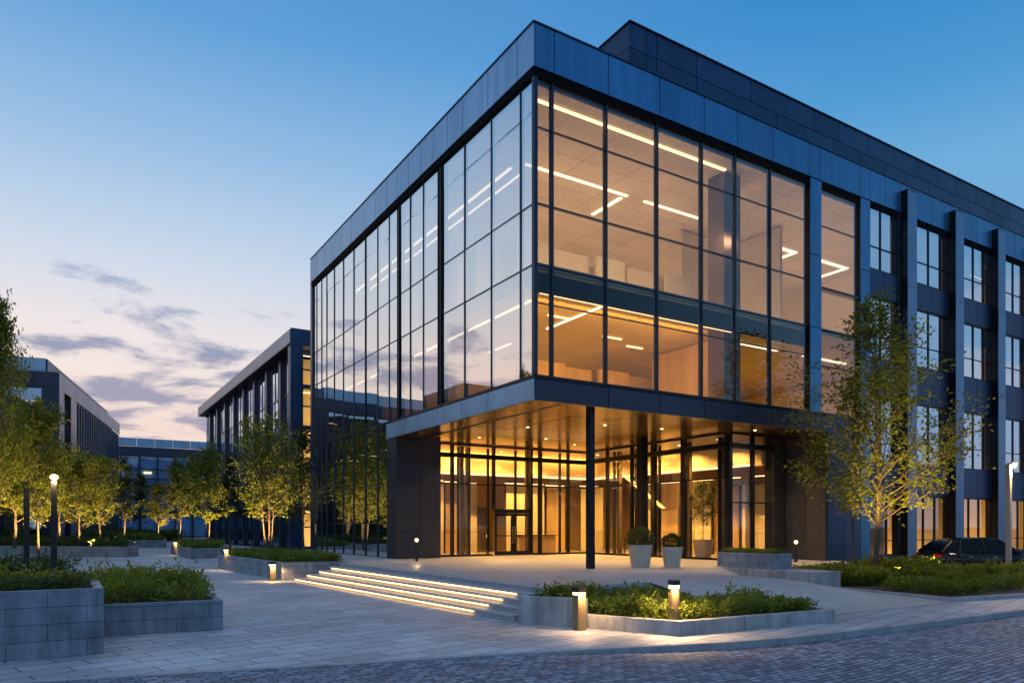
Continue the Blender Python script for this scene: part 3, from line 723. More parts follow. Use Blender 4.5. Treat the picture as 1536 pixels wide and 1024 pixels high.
def lobby_wall(axis, a0, a1, p, mat):
    mb = MB(); n = max(1, round((a1-a0)/0.62)); asp = [a0+(a1-a0)*i/n for i in range(n+1)]
    panels(mb, axis, p, asp, [TZ, 1.9, 4.75], -1, 0.05, 0.02)
    w_ = mb.build('partition_wall', mat, B)
    if axis == 'x': slab('partition_core', a0+0.01, a1-0.01, p+0.001, p+0.2, TZ, 4.74, M['int_dark']); MB().box(a0, a1, p+0.02, p+0.12, 4.76, 4.80).build('cove_light', M['strip'], B)
    else: slab('partition_core', p+0.001, p+0.2, a0+0.01, a1-0.01, TZ, 4.74, M['int_dark']); MB().box(p+0.02, p+0.12, a0, a1, 4.76, 4.80).build('cove_light', M['strip'], B)
for i, (x0, x1, y) in enumerate(lobw): lobby_wall('x', x0, x1, y, M['int_wood'] if i in (1, 5) else M['int_wall'])
for i, (y0, y1) in enumerate([(3.4, 5.0), (5.7, 7.2), (7.6, 9.4), (10.1, 11.6), (12.2, 13.8)]): lobby_wall('y', y0, y1, 16.6, M['int_wood'] if i in (1, 3) else M['int_wall'])
for (x, y, a) in ((6.3, 17.9, 'x'), (8.2, 18.0, 'x'), (13.9, 17.6, 'x')):   # dark door openings in the depth of the lobby
    slab('dark_opening', x-0.45, x+0.45, y, y+0.1, TZ, 3.4, M['int_dark'])
for y in (5.35, 9.75): slab('dark_opening', 17.4, 17.5, y-0.5, y+0.5, TZ, 3.4, M['int_dark'])
for (x, y) in ((4.4, 13.5), (5.25, 14.4), (8.45, 13.4), (9.7, 14.0), (13.0, 11.0), (13.1, 8.4), (13.2, 5.9), (13.0, 3.6)):
    slab('interior_column', x-0.1, x+0.1, y-0.1, y+0.1, TZ, 6.4, M['int_dark'])
for x in (2.9, 4.35, 5.0, 6.15, 7.9, 9.55, 10.9): slab('lobby_mullion', x-0.055, x+0.055, 13.7, 13.82, TZ+0.004, 6.39, M['black'])
for y in (11.2, 9.4, 7.6, 5.9, 3.6): slab('lobby_mullion', 12.75, 12.87, y-0.055, y+0.055, TZ+0.004, 6.39, M['black'])
slab('bulkhead', 2.4, 14.6, 15.6, 15.9, 5.1, 6.39, M['lob_ceil']); slab('bulkhead', 14.6, 14.9, 2.6, 15.9, 5.1, 6.39, M['lob_ceil'])
MB().box(2.5, 14.5, 15.5, 15.58, 5.12, 5.2).build('cove_light', M['strip'], B); MB().box(14.5, 14.58, 3.0, 15.4, 5.12, 5.2).build('cove_light', M['strip'], B)
for x, y in ((5.2, 15.0), (7.4, 14.4), (10.0, 14.4), (13.2, 13.2), (13.6, 9.8), (13.6, 7.0), (13.4, 4.2), (18, 8), (18, 14)):
    MB().lathe(x, y, [(0.08, 6.385), (0.08, 6.397)], 14).build('downlight', M['downlight'], B)
    spot('downlight_lamp', (x, y, 6.36), (x, y, 0), LOB, 1400, 140, 0.6, 0.05, B)
area('lobby_cove', (8.4, 16.2, 5.25), (0, -0.2, 1), 12, 0.3, LOB, 60, B); area('lobby_cove', (15.4, 9.3, 5.25), (-0.2, 0, 1), 0.3, 12, LOB, 60, B)
area('lobby_wash', (8.4, 15.3, 6.3), (0, 0.6, -1), 12, 0.4, LOB, 260, B); area('lobby_wash', (14.3, 9.0, 6.3), (0.6, 0, -1), 0.4, 12, LOB, 260, B)

# ================================================================== OTHER BUILDINGS
# dark block on the left of the main building, aligned with it
D3 = thing('office_building', 'dark office block with pale roof edge and a lit glazed end, behind the planters', 'building', (4.05, 45.4, 0))
x3, y3, L3, H3 = 4.05, 45.4, 51.0, 19.9
mb = MB(); asp = [y3+1.0*k for k in range(int(L3)+1)]
panels(mb, 'y', x3, asp, [H3-1.25, H3], -1, 0.06, 0.02); mb.build('roof_edge', M['lightmetal'], D3)
MB().box(x3, x3+26, y3+0.02, y3+L3, H3-1.3, H3-0.05).build('roof', M['black'], D3)
mb = MB(); panels(mb, 'x', y3+0.02, [x3, x3+3, x3+6, x3+9, x3+15, x3+26], [H3-1.45, H3+0.1], -1, 0.08); mb.build('parapet', M['navy'], D3)
fl = [0.2, 3.9, 7.6, 11.2, 14.8, H3-1.35]
nb = 0; y = y3+0.9
bays3 = []
while y < y3+L3-1: bays3.append(y); y += 5.6
for b, y0 in enumerate(bays3):
    y1 = min(y0+5.6, y3+L3)
    MB().box(x3+0.75, x3+1.3, y0, y0+0.7, 0, H3-1.3).build('pier', M['spandrel'], D3)
    f = MB(); g = MB(); ys = [y0+0.7+(y1-y0-0.7)*k/4 for k in range(5)]
    for yy in ys[1:-1]: f.box(x3+1.0, x3+1.1, yy-0.05, yy+0.05, 0.2, H3-1.35)
    for z in fl: f.box(x3+1.02, x3+1.12, ys[0], ys[-1], z-0.09, z+0.09)
    for i in range(4):
        for k in range(5):
            e = rnd.uniform(-0.01, 0.01); g.quad((x3+1.05+e, ys[i+1], fl[k]), (x3+1.05-e, ys[i], fl[k]), (x3+1.05-e, ys[i], fl[k+1]), (x3+1.05+e, ys[i+1], fl[k+1]))
    o = f.build('window', M['mull'], D3); g.build('pane', M['glass_far'], o)
mb = MB(); mb.box(x3, x3+1.0, y3+0.0, y3+0.9, 0, H3-1.46); mb.build('corner_pier', M['navy'], D3)
xs = [x3+1.0, x3+2.7, x3+4.5, x3+6.3, x3+8.1, x3+9.9]
for i in range(5):
    f = MB(); g = MB(); f.box(xs[i]-0.12, xs[i]+0.12, y3-0.02, y3+0.25, 0, H3-1.46)
    for k, z in enumerate([0.3, 2.2, 3.9, 5.9, 7.6, 9.5, 11.2, 13.1, 14.9, 16.4, H3-1.9]):
        f.box(xs[i]+0.12, xs[i+1]-0.12, y3+0.02, y3+0.2, z-(0.16 if k % 2 == 0 else 0.06), z+(0.16 if k % 2 == 0 else 0.06))
    g.quad((xs[i], y3+0.15, 0.3), (xs[i+1], y3+0.15, 0.3), (xs[i+1], y3+0.15, H3-1.8), (xs[i], y3+0.15, H3-1.8))
    o = f.build('window', M['navy'], D3); g.build('pane', M['glass_lobby'], o)
mb = MB(); mb.box(x3+1.4, x3+26, y3+4.0, y3+L3, 0, H3-1.7); mb.box(x3+11, x3+26, y3+0.3, y3+4.0, 0, H3-1.7); mb.box(x3+1.12, x3+1.3, y3+0.9, y3+4.0, 0, H3-1.7)
mb.build('wall', M['black'], D3)
MB().box(x3+1.4, x3+11, y3+3.8, y3+3.98, 0, H3-1.7).build('room_wall', M['int_wall'], D3)
for z in (3.9, 7.6, 11.2, 14.9): MB().box(x3+1.35, x3+11, y3+0.3, y3+3.8, z-0.2, z+0.2).build('floor_slab', M['int_wall'], D3)
for z in (3.6, 7.3, 10.9, 14.6, 18.0): MB().box(x3+1.6, x3+9, y3+1.6, y3+1.75, z-0.02, z+0.03).build('ceiling_light', M['strip'], D3)
for z in (0.4, 4.2, 7.9, 11.5, 15.2): area('room_fill', (x3+6, y3+1.9, z), (0, 0.5, 1), 9, 2.2, GOLD, 420, D3)  # added fill lamps, unseen, light the rooms behind the glazed end

# slanted block at far left (own axes)
x1, y1 = at(-47.8, 76.8)
D1 = thing('office_building', 'office block at far left with blue top storey and pale side of close fins', 'building', (x1, y1, 0), R(-11.4), local=True)
MB().box(-44, -0.9, 0.9, 40, 0, 18.3).build('wall', M['black'], D1)
MB().box(-44, -0.02, 0.02, 40.5, 17.6, 18.5).build('roof', M['roof'], D1)
mb = MB(); panels(mb, 'x', 0.6, [-44+3.2*k for k in range(14)]+[-1.3], [18.52, 20.0], -1, 0.08); mb.build('roof_screen', M['clad_side'], D1)
MB().box(-44, -1.2, 0.62, 38, 18.5, 19.95).build('roof_plant_room', M['black'], D1)
mb = MB(); panels(mb, 'y', -1.2, [0.5+1.9*k for k in range(20)], [18.52, 19.9], 1, 0.06); mb.build('roof_screen', M['navy'], D1)
mb = MB(); panels(mb, 'x', 0.0, [-44+3.2*k for k in range(14)]+[0], [16.9, 18.45], -1, 0.06); panels(mb, 'x', 0.0, [-1.6, 0], [0, 4, 8, 12, 16.9], -1, 0.06)
mb.build('facade_cladding', M['spandrel'], D1)
for k in range(12):
    xa, xb = -1.6-3.4*(k+1), -1.6-3.4*k
    f = MB(); g = MB(); f.box(xa-0.12, xa+0.12, -0.02, 0.3, 0, 16.9)
    for z in (0.4, 4.2, 8.4, 12.6, 14.4, 16.85): f.box(xa+0.12, xb-0.12, 0.02, 0.25, z-0.08, z+0.08)
    for z0, z1 in ((0.4, 4.2), (4.2, 8.4), (8.4, 12.6), (12.6, 16.85)):
        e = rnd.uniform(-0.01, 0.01); g.quad((xa, 0.2+e, z0), (xb, 0.2-e, z0), (xb, 0.2-e, z1), (xa, 0.2+e, z1))
    o = f.build('window', M['mull'], D1); g.build('pane', M['glass_far'], o)
MB().box(-42, -2, 1.1-0.2, 1.2-0.2, 4.5, 16).build('room_wall', M['int_dark'], D1)
for k in range(5): MB().box(-3.2-6*k, -1.9-6*k, 0.7, 0.8, 15.4, 15.48).build('ceiling_light', M['strip'], D1)
mb = MB(); panels(mb, 'y', 0.0, [0.0]+[1.9*k for k in range(1, 22)]+[40.7], [16.75, 18.48], 1, 0.06)
zz = [0, 4, 8, 12, 16.75]
panels(mb, 'y', 0.0, [0.0, 2.3], zz, 1, 0.06); panels(mb, 'y', 0.0, [5.6, 8.6], zz, 1, 0.06)
mb.build('pale_cladding', M['lightmetal'], D1)
for a_, b_ in ((0.0, 2.3), (5.6, 8.6), (39.5, 40.7)): MB().box(-0.9, -0.02, a_, b_, 0, 16.7).build('side_pier', M['spandrel'], D1)
f = MB(); g = MB()
f.box(-0.7, -0.5, 2.3, 5.6, 4, 4.2); f.box(-0.7, -0.5, 2.3, 5.6, 8, 8.2); f.box(-0.7, -0.5, 2.3, 5.6, 12, 12.2); f.box(-0.68, -0.52, 3.9, 4.0, 0.2, 16.7)
g.quad((-0.6, 2.3, 0.2), (-0.6, 5.6, 0.2), (-0.6, 5.6, 16.7), (-0.6, 2.3, 16.7))
o = f.build('window', M['mull'], D1); g.build('pane', M['glass_far'], o)
for k in range(20):
    y0 = 8.6+1.545*k; yb = y0+1.545
    MB().box(-0.12, 0.02, y0, y0+0.13, 0.2, 16.74).build('fin', M['lightmetal'], D1)
    f = MB(); g = MB()
    f.box(-0.19, -0.1, yb-0.06, yb, 0.2, 16.7)
    for z in (0.3, 4.2, 8.2, 12.2, 16.6): f.box(-0.2, -0.09, y0+0.13, yb, z-0.1, z+0.1)
    for z0, z1 in ((0.3, 4.2), (4.2, 8.2), (8.2, 12.2), (12.2, 16.6)):
        e = rnd.uniform(-0.01, 0.01); g.quad((-0.12+e, y0+0.1, z0), (-0.12-e, yb, z0), (-0.12-e, yb, z1), (-0.12+e, y0+0.1, z1))
    o = f.build('window', M['mull'], D1); g.build('pane', M['glass_dark'], o)

# block on the open side of the plaza: it shows mirrored in the long glass facade
D4 = thing('office_building', 'dark block with lit windows, seen only as a reflection in the long glass facade', 'building', (-49, 57, 0))
MB().box(-75, -25, 52.3, 62, 0, 17.9).build('wall', M['int_dark'], D4); MB().box(-75.2, -24.8, 51.6, 62.2, 17.0, 18.3).build('parapet', M['spandrel'], D4)
for k in range(14):
    f = MB(); g = MB(); xa = -74+3.5*k; f.box(xa, xa+0.6, 51.8, 52.29, 0, 17)
    for z in (4.5, 9.5, 14.5): f.box(xa+0.6, xa+3.5, 51.9, 52.29, z-0.4, z+0.4)
    g.quad((xa+0.6, 52.2, 0.2), (xa+3.5, 52.2, 0.2), (xa+3.5, 52.2, 16.9), (xa+0.6, 52.2, 16.9))
    o = f.build('window', M['spandrel'], D4); g.build('pane', M['glass_far'], o)
    if k % 2: MB().box(xa+0.9, xa+3.0, 52.22, 52.28, 15.6-5*(k % 3), 16.0-5*(k % 3)).build('ceiling_light', M['strip'], D4)
# distant block closing the plaza
D2 = thing('office_building', 'distant blue glazed office block closing off the end of the plaza', 'building', (-3.0, 143, 0))
MB().box(-40, 40, 143.8, 160, 0, 18.2).build('wall', M['blind'], D2)  # wall colour paints the blue sky reflection behind the panes
mb = MB(); panels(mb, 'x', 143.2, [-40+3.3*k for k in range(25)], [18.3, 20.0], -1, 0.1, 0.05); mb.build('parapet', M['clad_side'], D2)
MB().box(-40, 40, 143.1, 160, 16.6, 18.28).build('roof', M['spandrel'], D2)
for k in range(14):
    xa, xb = -23+3.3*k, -23+3.3*(k+1)
    f = MB(); g = MB(); f.box(xa-0.13, xa+0.13, 143.0, 143.7, 0, 16.6)
    for z in (0.3, 5.2, 10.4, 11.9, 13.9, 16.5): f.box(xa+0.13, xb-0.13, 143.1, 143.6, z-(0.3 if z in (5.2, 10.4) else 0.08), z+(0.3 if z in (5.2, 10.4) else 0.08))
    for z0, z1 in ((0.3, 5.2), (5.2, 10.4), (10.4, 16.5)):
        e = rnd.uniform(-0.02, 0.02); g.quad((xa, 143.4+e, z0), (xb, 143.4-e, z0), (xb, 143.4-e, z1), (xa, 143.4+e, z1))
    o = f.build('window', M['mull'], D2); g.build('pane', M['glass_blue'], o)
    if k % 3 == 1: MB().box(xa+0.8, xa+2.2, 143.6, 143.7, 13.0, 13.3).build('ceiling_light', M['strip'], D2)

# ================================================================== STAIRS
st = thing('staircase', 'wide pale stone entrance stairs with glowing light strips under the treads', 'stairs', (-4, 2, 0))
BL, BR, TL, TR = Vector((-5.35, 9.55)), Vector((-4.45, -5.9)), Vector((-2.955, 9.55)), Vector((-2.955, -5.5))
NR = 5
for k in range(NR):
    f0 = k/NR
    l0, r0 = BL.lerp(TL, f0), BR.lerp(TR, f0)
    z1 = TZ*(k+1)/NR
    poly = [tuple(l0), tuple(r0), (-2.957, r0.y), (-2.957, l0.y)]
    if k == NR-1: z1 -= 0.0
    o = MB().prism(poly, TZ*k/NR-0.001 if k else -0.02, z1-0.042).build('step', M['step'], st)
    n0_ = (r0-l0).normalized(); nn = Vector((n0_.y, -n0_.x))
    if nn.x > 0: nn = -nn
    l2, r2 = BL.lerp(TL, f0+1/NR*0.985), BR.lerp(TR, f0+1/NR*0.985)
    if k == NR-1: l2, r2 = Vector((-2.957, l0.y)), Vector((-2.957, r0.y))
    tr = MB().prism([tuple(l0+nn*0.045), tuple(r0+nn*0.045), tuple(r2), tuple(l2)], z1-0.040, z1+0.002).build('tread', M['step'], st, bevel=0.006)
    if k < NR-1:
        a, b = l0.lerp(r0, 0.012+0.004*k), l0.lerp(r0, 0.885+0.015*k)
        MB().prism([tuple(a+nn*0.006), tuple(b+nn*0.006), tuple(b+nn*0.034), tuple(a+nn*0.034)], z1-0.066, z1-0.0405).build('light_strip', M['stairlight'], st)
s2 = thing('staircase', 'short flight of plain stone steps between the far planters, up to the terrace', 'stairs', (-3.5, 24, 0))
for k in range(4):
    MB().box(-4.3+0.36*k, -2.955, 21.6, 27.4, 0.14*k+0.001, 0.14*(k+1)).build('step', M['step'], s2, bevel=0.008)

# ================================================================== PLANTERS AND PLANTING
def inset(poly, d):
    k = len(poly); a = sum(poly[i][0]*poly[(i+1)%k][1]-poly[(i+1)%k][0]*poly[i][1] for i in range(k))
    P = [Vector(p) for p in (poly if a > 0 else poly[::-1])]; out = []
    for i in range(k):
        p0, p1, p2 = P[i-1], P[i], P[(i+1) % k]
        e1, e2 = (p1-p0).normalized(), (p2-p1).normalized()
        n1, n2 = Vector((-e1.y, e1.x)), Vector((-e2.y, e2.x))
        b = (n1+n2); q = b.length_squared
        out.append(tuple(p1 + b*(2*d/q) if q > 0.2 else p1+n1*d))
    return out
def inside(p, poly):
    x, y = p; c = False; k = len(poly)
    for i in range(k):
        (xa, ya), (xb, yb) = poly[i], poly[i-1]
        if (ya > y) != (yb > y) and x < (xb-xa)*(y-ya)/(yb-ya)+xa: c = not c
    return c
def ring(mb, poly, t, z0, zf):
    k = len(poly); a = sum(poly[i][0]*poly[(i+1)%k][1]-poly[(i+1)%k][0]*poly[i][1] for i in range(k))
    P = poly if a > 0 else poly[::-1]; Q = inset(P, t)
    for i in range(k):
        j = (i+1) % k
        z1 = zf[i] if isinstance(zf, (list, tuple)) else zf
        mb.prism([P[i], P[j], Q[j], Q[i]], z0, z1)
def planter(label, poly, h, mat, t=0.16, soil=None, z0=-0.02, cap=None):
    cxp = sum(p[0] for p in poly)/len(poly); cyp = sum(p[1] for p in poly)/len(poly)
    o = thing('planter', label, 'planter', (cxp, cyp, 0), group='stone planters on the plaza')
    mb = MB(); ring(mb, poly, t, z0, h); mb.build('stone_wall', mat, o, bevel=0.01)
    MB().prism(inset(poly, t), z0, (soil if soil is not None else (h if not isinstance(h, (list, tuple)) else min(h))-0.08)).build('soil', M['soil'], o)
    return o

def leaf(mb, p, d, l, wd, roll, bend=0.25):
    d = d.normalized(); s = d.cross(Vector((0, 0, 1)))
    if s.length < 1e-3: s = Vector((1, 0, 0))
    s.normalize(); s = Matrix.Rotation(roll, 3, d) @ s; nrm = s.cross(d)
    n = len(mb.v); a = p + d*l*0.5 + nrm*l*bend*0.3
    mb.v += [tuple(p), tuple(a+s*wd*0.5), tuple(p+d*l), tuple(a-s*wd*0.5)]
    mb.f.append((n, n+1, n+2, n+3))

CLEAR = [(12.88, -5.27), (16.78, -4.82)]
def planting(name, label, poly, z, h, count, lsize, mat, seed, spiky=0.0, mound=None, edge=0.0, cat='shrubs', leaves=13):
    r = random.Random(seed); mb = MB()
    xs = [p[0] for p in poly]; ys = [p[1] for p in poly]
    k = 0; tries = 0
    nz = [(r.uniform(min(xs), max(xs)), r.uniform(min(ys), max(ys)), r.uniform(0.6, 1.25)) for _ in range(max(6, count//22))]
    while k < count and tries < count*30:
        tries += 1
        p = (r.uniform(min(xs), max(xs)), r.uniform(min(ys), max(ys)))
        if not inside(p, poly) or any(math.hypot(p[0]-q[0], p[1]-q[1]) < 0.75 for q in CLEAR): continue
        k += 1
        sc_ = min(nz, key=lambda q: (q[0]-p[0])**2+(q[1]-p[1])**2)[2]
        z0 = z(p[0], p[1]) if callable(z) else z
        hh = h*sc_*r.uniform(0.7, 1.15); ls_ = lsize*(0.75+0.55*((sc_*7.3) % 1.0))
        if spiky and r.random() < spiky: hh *= 1.45
        nl = int(leaves*r.uniform(0.8, 1.2))
        lean = Vector((r.gauss(0, 0.25), r.gauss(0, 0.25), 1))
        for i in range(nl):
            t = (i+0.5)/nl; t = t**0.7
            ang = r.uniform(0, 6.283); el = r.uniform(-0.1, 0.9)
            spread = ls_*(1.3-0.9*t)
            b = Vector((p[0], p[1], z0)) + lean*hh*t*0.82 + Vector((math.cos(ang), math.sin(ang), 0))*spread*r.uniform(0.0, 0.8)
            dv = Vector((math.cos(ang)*math.cos(el), math.sin(ang)*math.cos(el), math.sin(el)+0.35*t))
            leaf(mb, b, dv, ls_*r.uniform(0.7, 1.3), ls_*r.uniform(0.3, 0.48), r.uniform(-0.8, 0.8))
    o = mb.build(name, mat)
    return tag(o, label, cat, kind='stuff')

# front planter with the two bollards
FP = [(-2.82, -9.57), (1.80, -9.90), (2.05, -8.5), (-1.0, -6.4), (-2.9, -5.62), (-4.30, -6.02), (-4.60, -6.28), (-3.72, -7.62)]
pl = planter('low pale stone planter with a sharp front corner, beside the foot of the lit stairs', FP, [0.30, 0.30, 0.30, 0.45, 0.64, 0.64, 0.64, 0.30], M['stone_plain'], soil=0.24)
planting('ground_cover', 'low green shrubs filling the planter with the sharp corner beside the lit stairs', inset(FP, 0.22), lambda x, y: 0.22+0.22*sstep(-8.0, -6.2, y), 0.42, 1050, 0.12, M['shrub'], 11, 0.06)
# near left planters
LA = [(-22, -5.76), (-12.79, -5.76), (-12.79, -3.5), (-22, -3.5)]
planter('tall dark stone planter wall at the lower left corner of the picture', LA, 1.14, M['stone_dark'], soil=1.08)
LB = [(-12.77, -3.48), (-10.47, -3.72), (-10.3, 0.6), (-13.6, 1.4), (-17, 1.4), (-17, -3.46)]
planter('lower dark stone planter joining the end of the tall wall', LB, 0.64, M['stone_dark'], soil=0.58)
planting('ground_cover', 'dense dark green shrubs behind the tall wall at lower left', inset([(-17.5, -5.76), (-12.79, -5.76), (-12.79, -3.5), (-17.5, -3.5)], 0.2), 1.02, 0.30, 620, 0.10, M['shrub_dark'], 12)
planting('ground_cover', 'bright green spiky shrubs filling the lower planter at left', inset(LB, 0.2), lambda x, y: 0.52+0.28*sstep(-3.5, -1.5, y)*sstep(-10.3, -11.4, x) if False else 0.54+0.14*sstep(-3.4, -1.5, y), 0.50, 1500, 0.12, M['shrub'], 13, 0.10)
# planter at the left end of the stairs
MP = [(-5.64, 10.2), (-2.96, 9.75), (-2.96, 21.4), (-6.3, 20.9)]
planter('pale stone planter at the far end of the lit stairs, a three-stemmed tree behind', MP, 0.74, M['stone'], soil=0.68)
planting('ground_cover', 'yellow green shrubs in the planter at the far end of the lit stairs', inset(MP, 0.2), 0.68, 0.42, 900, 0.16, M['shrub'], 14)
P2 = [(-5.8, 33.9), (-3.2, 34.9), (-3.0, 46.0), (-5.7, 45.4)]
planter('small pale planter standing beyond the plaza steps, in front of the dark block', P2, 0.72, M['stone'], soil=0.66)
planting('ground_cover', 'lit shrubs in the small planter in front of the dark block', inset(P2, 0.2), 0.66, 0.5, 420, 0.22, M['shrub'], 15)
P3 = [(-34, 52.5), (-17.9, 49.0), (-9.3, 39.6), (-8.4, 41.5), (-9.6, 58), (-20, 66), (-34, 66)]
planter('long pale stone planter with a blunt end under the row of lit trees at left', P3, 0.75, M['stone'], soil=0.7)
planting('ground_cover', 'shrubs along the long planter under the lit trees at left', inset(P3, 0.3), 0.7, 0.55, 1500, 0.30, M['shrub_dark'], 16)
P4 = [(-10.6, 68), (-3.6, 66.5), (-2.5, 96), (-10.0, 98)]
planter('far planter at the end of the plaza, below the distant block', P4, 0.8, M['stone'], soil=0.74)
planting('ground_cover', 'shrubs in the far planter below the distant block', inset(P4, 0.3), 0.74, 0.6, 700, 0.36, M['shrub'], 17)
hx, hy = at(-22.5, 31.0)
H1 = [(hx-5, hy-2.2), (hx+2.6, hy-2.4), (hx+3.4, hy+1.0), (hx+2.4, hy+3.4), (hx-5, hy+3.6)]
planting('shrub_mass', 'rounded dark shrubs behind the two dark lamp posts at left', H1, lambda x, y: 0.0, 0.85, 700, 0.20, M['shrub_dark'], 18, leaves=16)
for i, (xa, ya, xb, yb) in enumerate([(-34, 68, -10, 66.5), (2.0, 30, 3.4, 44)]):
    pass
HB = [(-30, 66.4), (-9.2, 62.5), (-8.8, 65.0), (-30, 69)]
planting('hedge', 'clipped dark hedge behind the lit trees, along the slanted block at far left', HB, 0.0, 1.75, 1500, 0.42, M['shrub_dark'], 19, cat='hedge', leaves=15)
HC = [(-8.5, 99), (2, 99), (2, 102), (-8.5, 102)]
planting('hedge', 'dark hedge across the far end of the plaza', HC, 0.0, 1.9, 500, 0.5, M['shrub_dark'], 20, cat='hedge', leaves=15)

# planter blocks right of the entrance
o = thing('planter', 'two-tier grey stone planter right of the entrance with clipped plants on its upper tier', 'planter', (8.7, -2.6, 0), group='stone planters on the plaza')
MB().box(8.0, 9.45, -4.9, -0.33, -0.02, 0.68).build('lower_tier', M['stone_plain'], o, bevel=0.012)
UBk = [(8.18, -3.05), (9.3, -3.05), (9.3, -0.5), (8.18, -0.5)]
mb = MB(); ring(mb, UBk, 0.1, 0.681, 1.24); mb.build('upper_tier', M['stone_dark'], o, bevel=0.01)
MB().prism(inset(UBk, 0.1), 0.681, 1.18).build('soil', M['soil'], o)
planting('ground_cover', 'low clipped plants on the two-tier planter right of the entrance', inset(UBk, 0.12), 1.18, 0.20, 420, 0.075, M['shrub'], 21)
# tree bed on the right
BD = [(8.95, -8.85), (9.5, -5.0), (9.6, -1.4), (17.2, -1.4), (17.4, -6.1), (30, -6.3), (30, -9.6), (12.3, -9.3)]
bd = thing('planting_bed', 'mulched planting bed around the foot of the large tree, edged with low kerbs', 'planting bed', (14, -5, 0))
MB().prism(BD, -0.01, lambda x, y: 0.09+0.0*x).build('soil', M['soil'], bd)
mb = MB(); ring(mb, inset(BD, -0.14), 0.13, -0.015, 0.13); mb.build('kerb_edging', M['kerb'], bd, bevel=0.008)
B1 = [(9.5, -8.3), (9.9, -5.9), (21, -5.9), (20.5, -8.6)]
planting('shrub_mass', 'front band of low spreading shrubs in the bed below the large tree', B1, 0.08, 0.46, 950, 0.15, M['shrub'], 22, leaves=15)
B2 = [(9.9, -4.3), (10.2, -1.6), (16.9, -1.6), (17, -6.3), (29, -6.5), (29, -7.6), (17.5, -7.2)]
planting('shrub_mass', 'taller hedge-like shrubs around the large tree and in front of the parked car', B2, 0.08, 0.88, 1900, 0.17, M['shrub'], 23, leaves=17)
struct('driveway', MB().box(17.3, 60, -6.0, -0.8, -0.01, 0.05), M['terrace'])

# round pots with clipped shrubs
def pot(x, y, rt, rb, h, sh, label, slabel):
    o = thing('plant_pot', label, 'plant pot', (x, y, TZ), group='tapered pots by the entrance')
    MB().lathe(x, y, [(rb, TZ+0.004), (rb+0.01, TZ+0.02), (rt, TZ+h-0.02), (rt, TZ+h), (rt-0.05, TZ+h), (rt-0.06, TZ+h-0.06)], 32).build('bowl', M['pot'], o, smooth=False)
    MB().lathe(x, y, [(rt-0.062, TZ+h-0.075), (rt-0.064, TZ+h-0.07)], 24).build('soil', M['soil'], o)
    r = random.Random(int(x*10)); mb = MB(); R0 = sh
    for i in range(2300):
        u = r.uniform(-0.65, 1); a = r.uniform(0, 6.283); q = math.sqrt(1-u*u)
        v = Vector((q*math.cos(a), q*math.sin(a), u*0.86)); rad = R0*(r.uniform(0.55, 1.0)**0.5)*(1+0.07*math.sin(5*a+3*u))
        leaf(mb, Vector((x, y, TZ+h+R0*0.42))+v*rad, v+Vector((r.gauss(0, .5), r.gauss(0, .5), r.gauss(0, .5))), 0.075*r.uniform(.7, 1.3), 0.04, r.uniform(-1, 1))
    b = thing('clipped_shrub', slabel, 'shrub', (x, y, TZ+h-0.06), group='ball shrubs in the pots')
    mb.build('foliage', M['shrub_dark'], b)
    MB().tube([(x, y, TZ+h-0.07), (x+0.02, y, TZ+h+0.2), (x, y, TZ+h+R0*0.6)], [0.03, 0.025, 0.015], 6).build('stem', M['bark'], b)
pot(5.05, 0.40, 0.46, 0.33, 0.84, 0.50, 'larger pale tapered pot at the foot of the inner entrance column', 'larger round clipped shrub in the left pot at the entrance')
pot(6.08, -0.20, 0.40, 0.28, 0.76, 0.36, 'smaller pale tapered pot to the right of the larger one', 'smaller low clipped shrub in the right pot at the entrance')

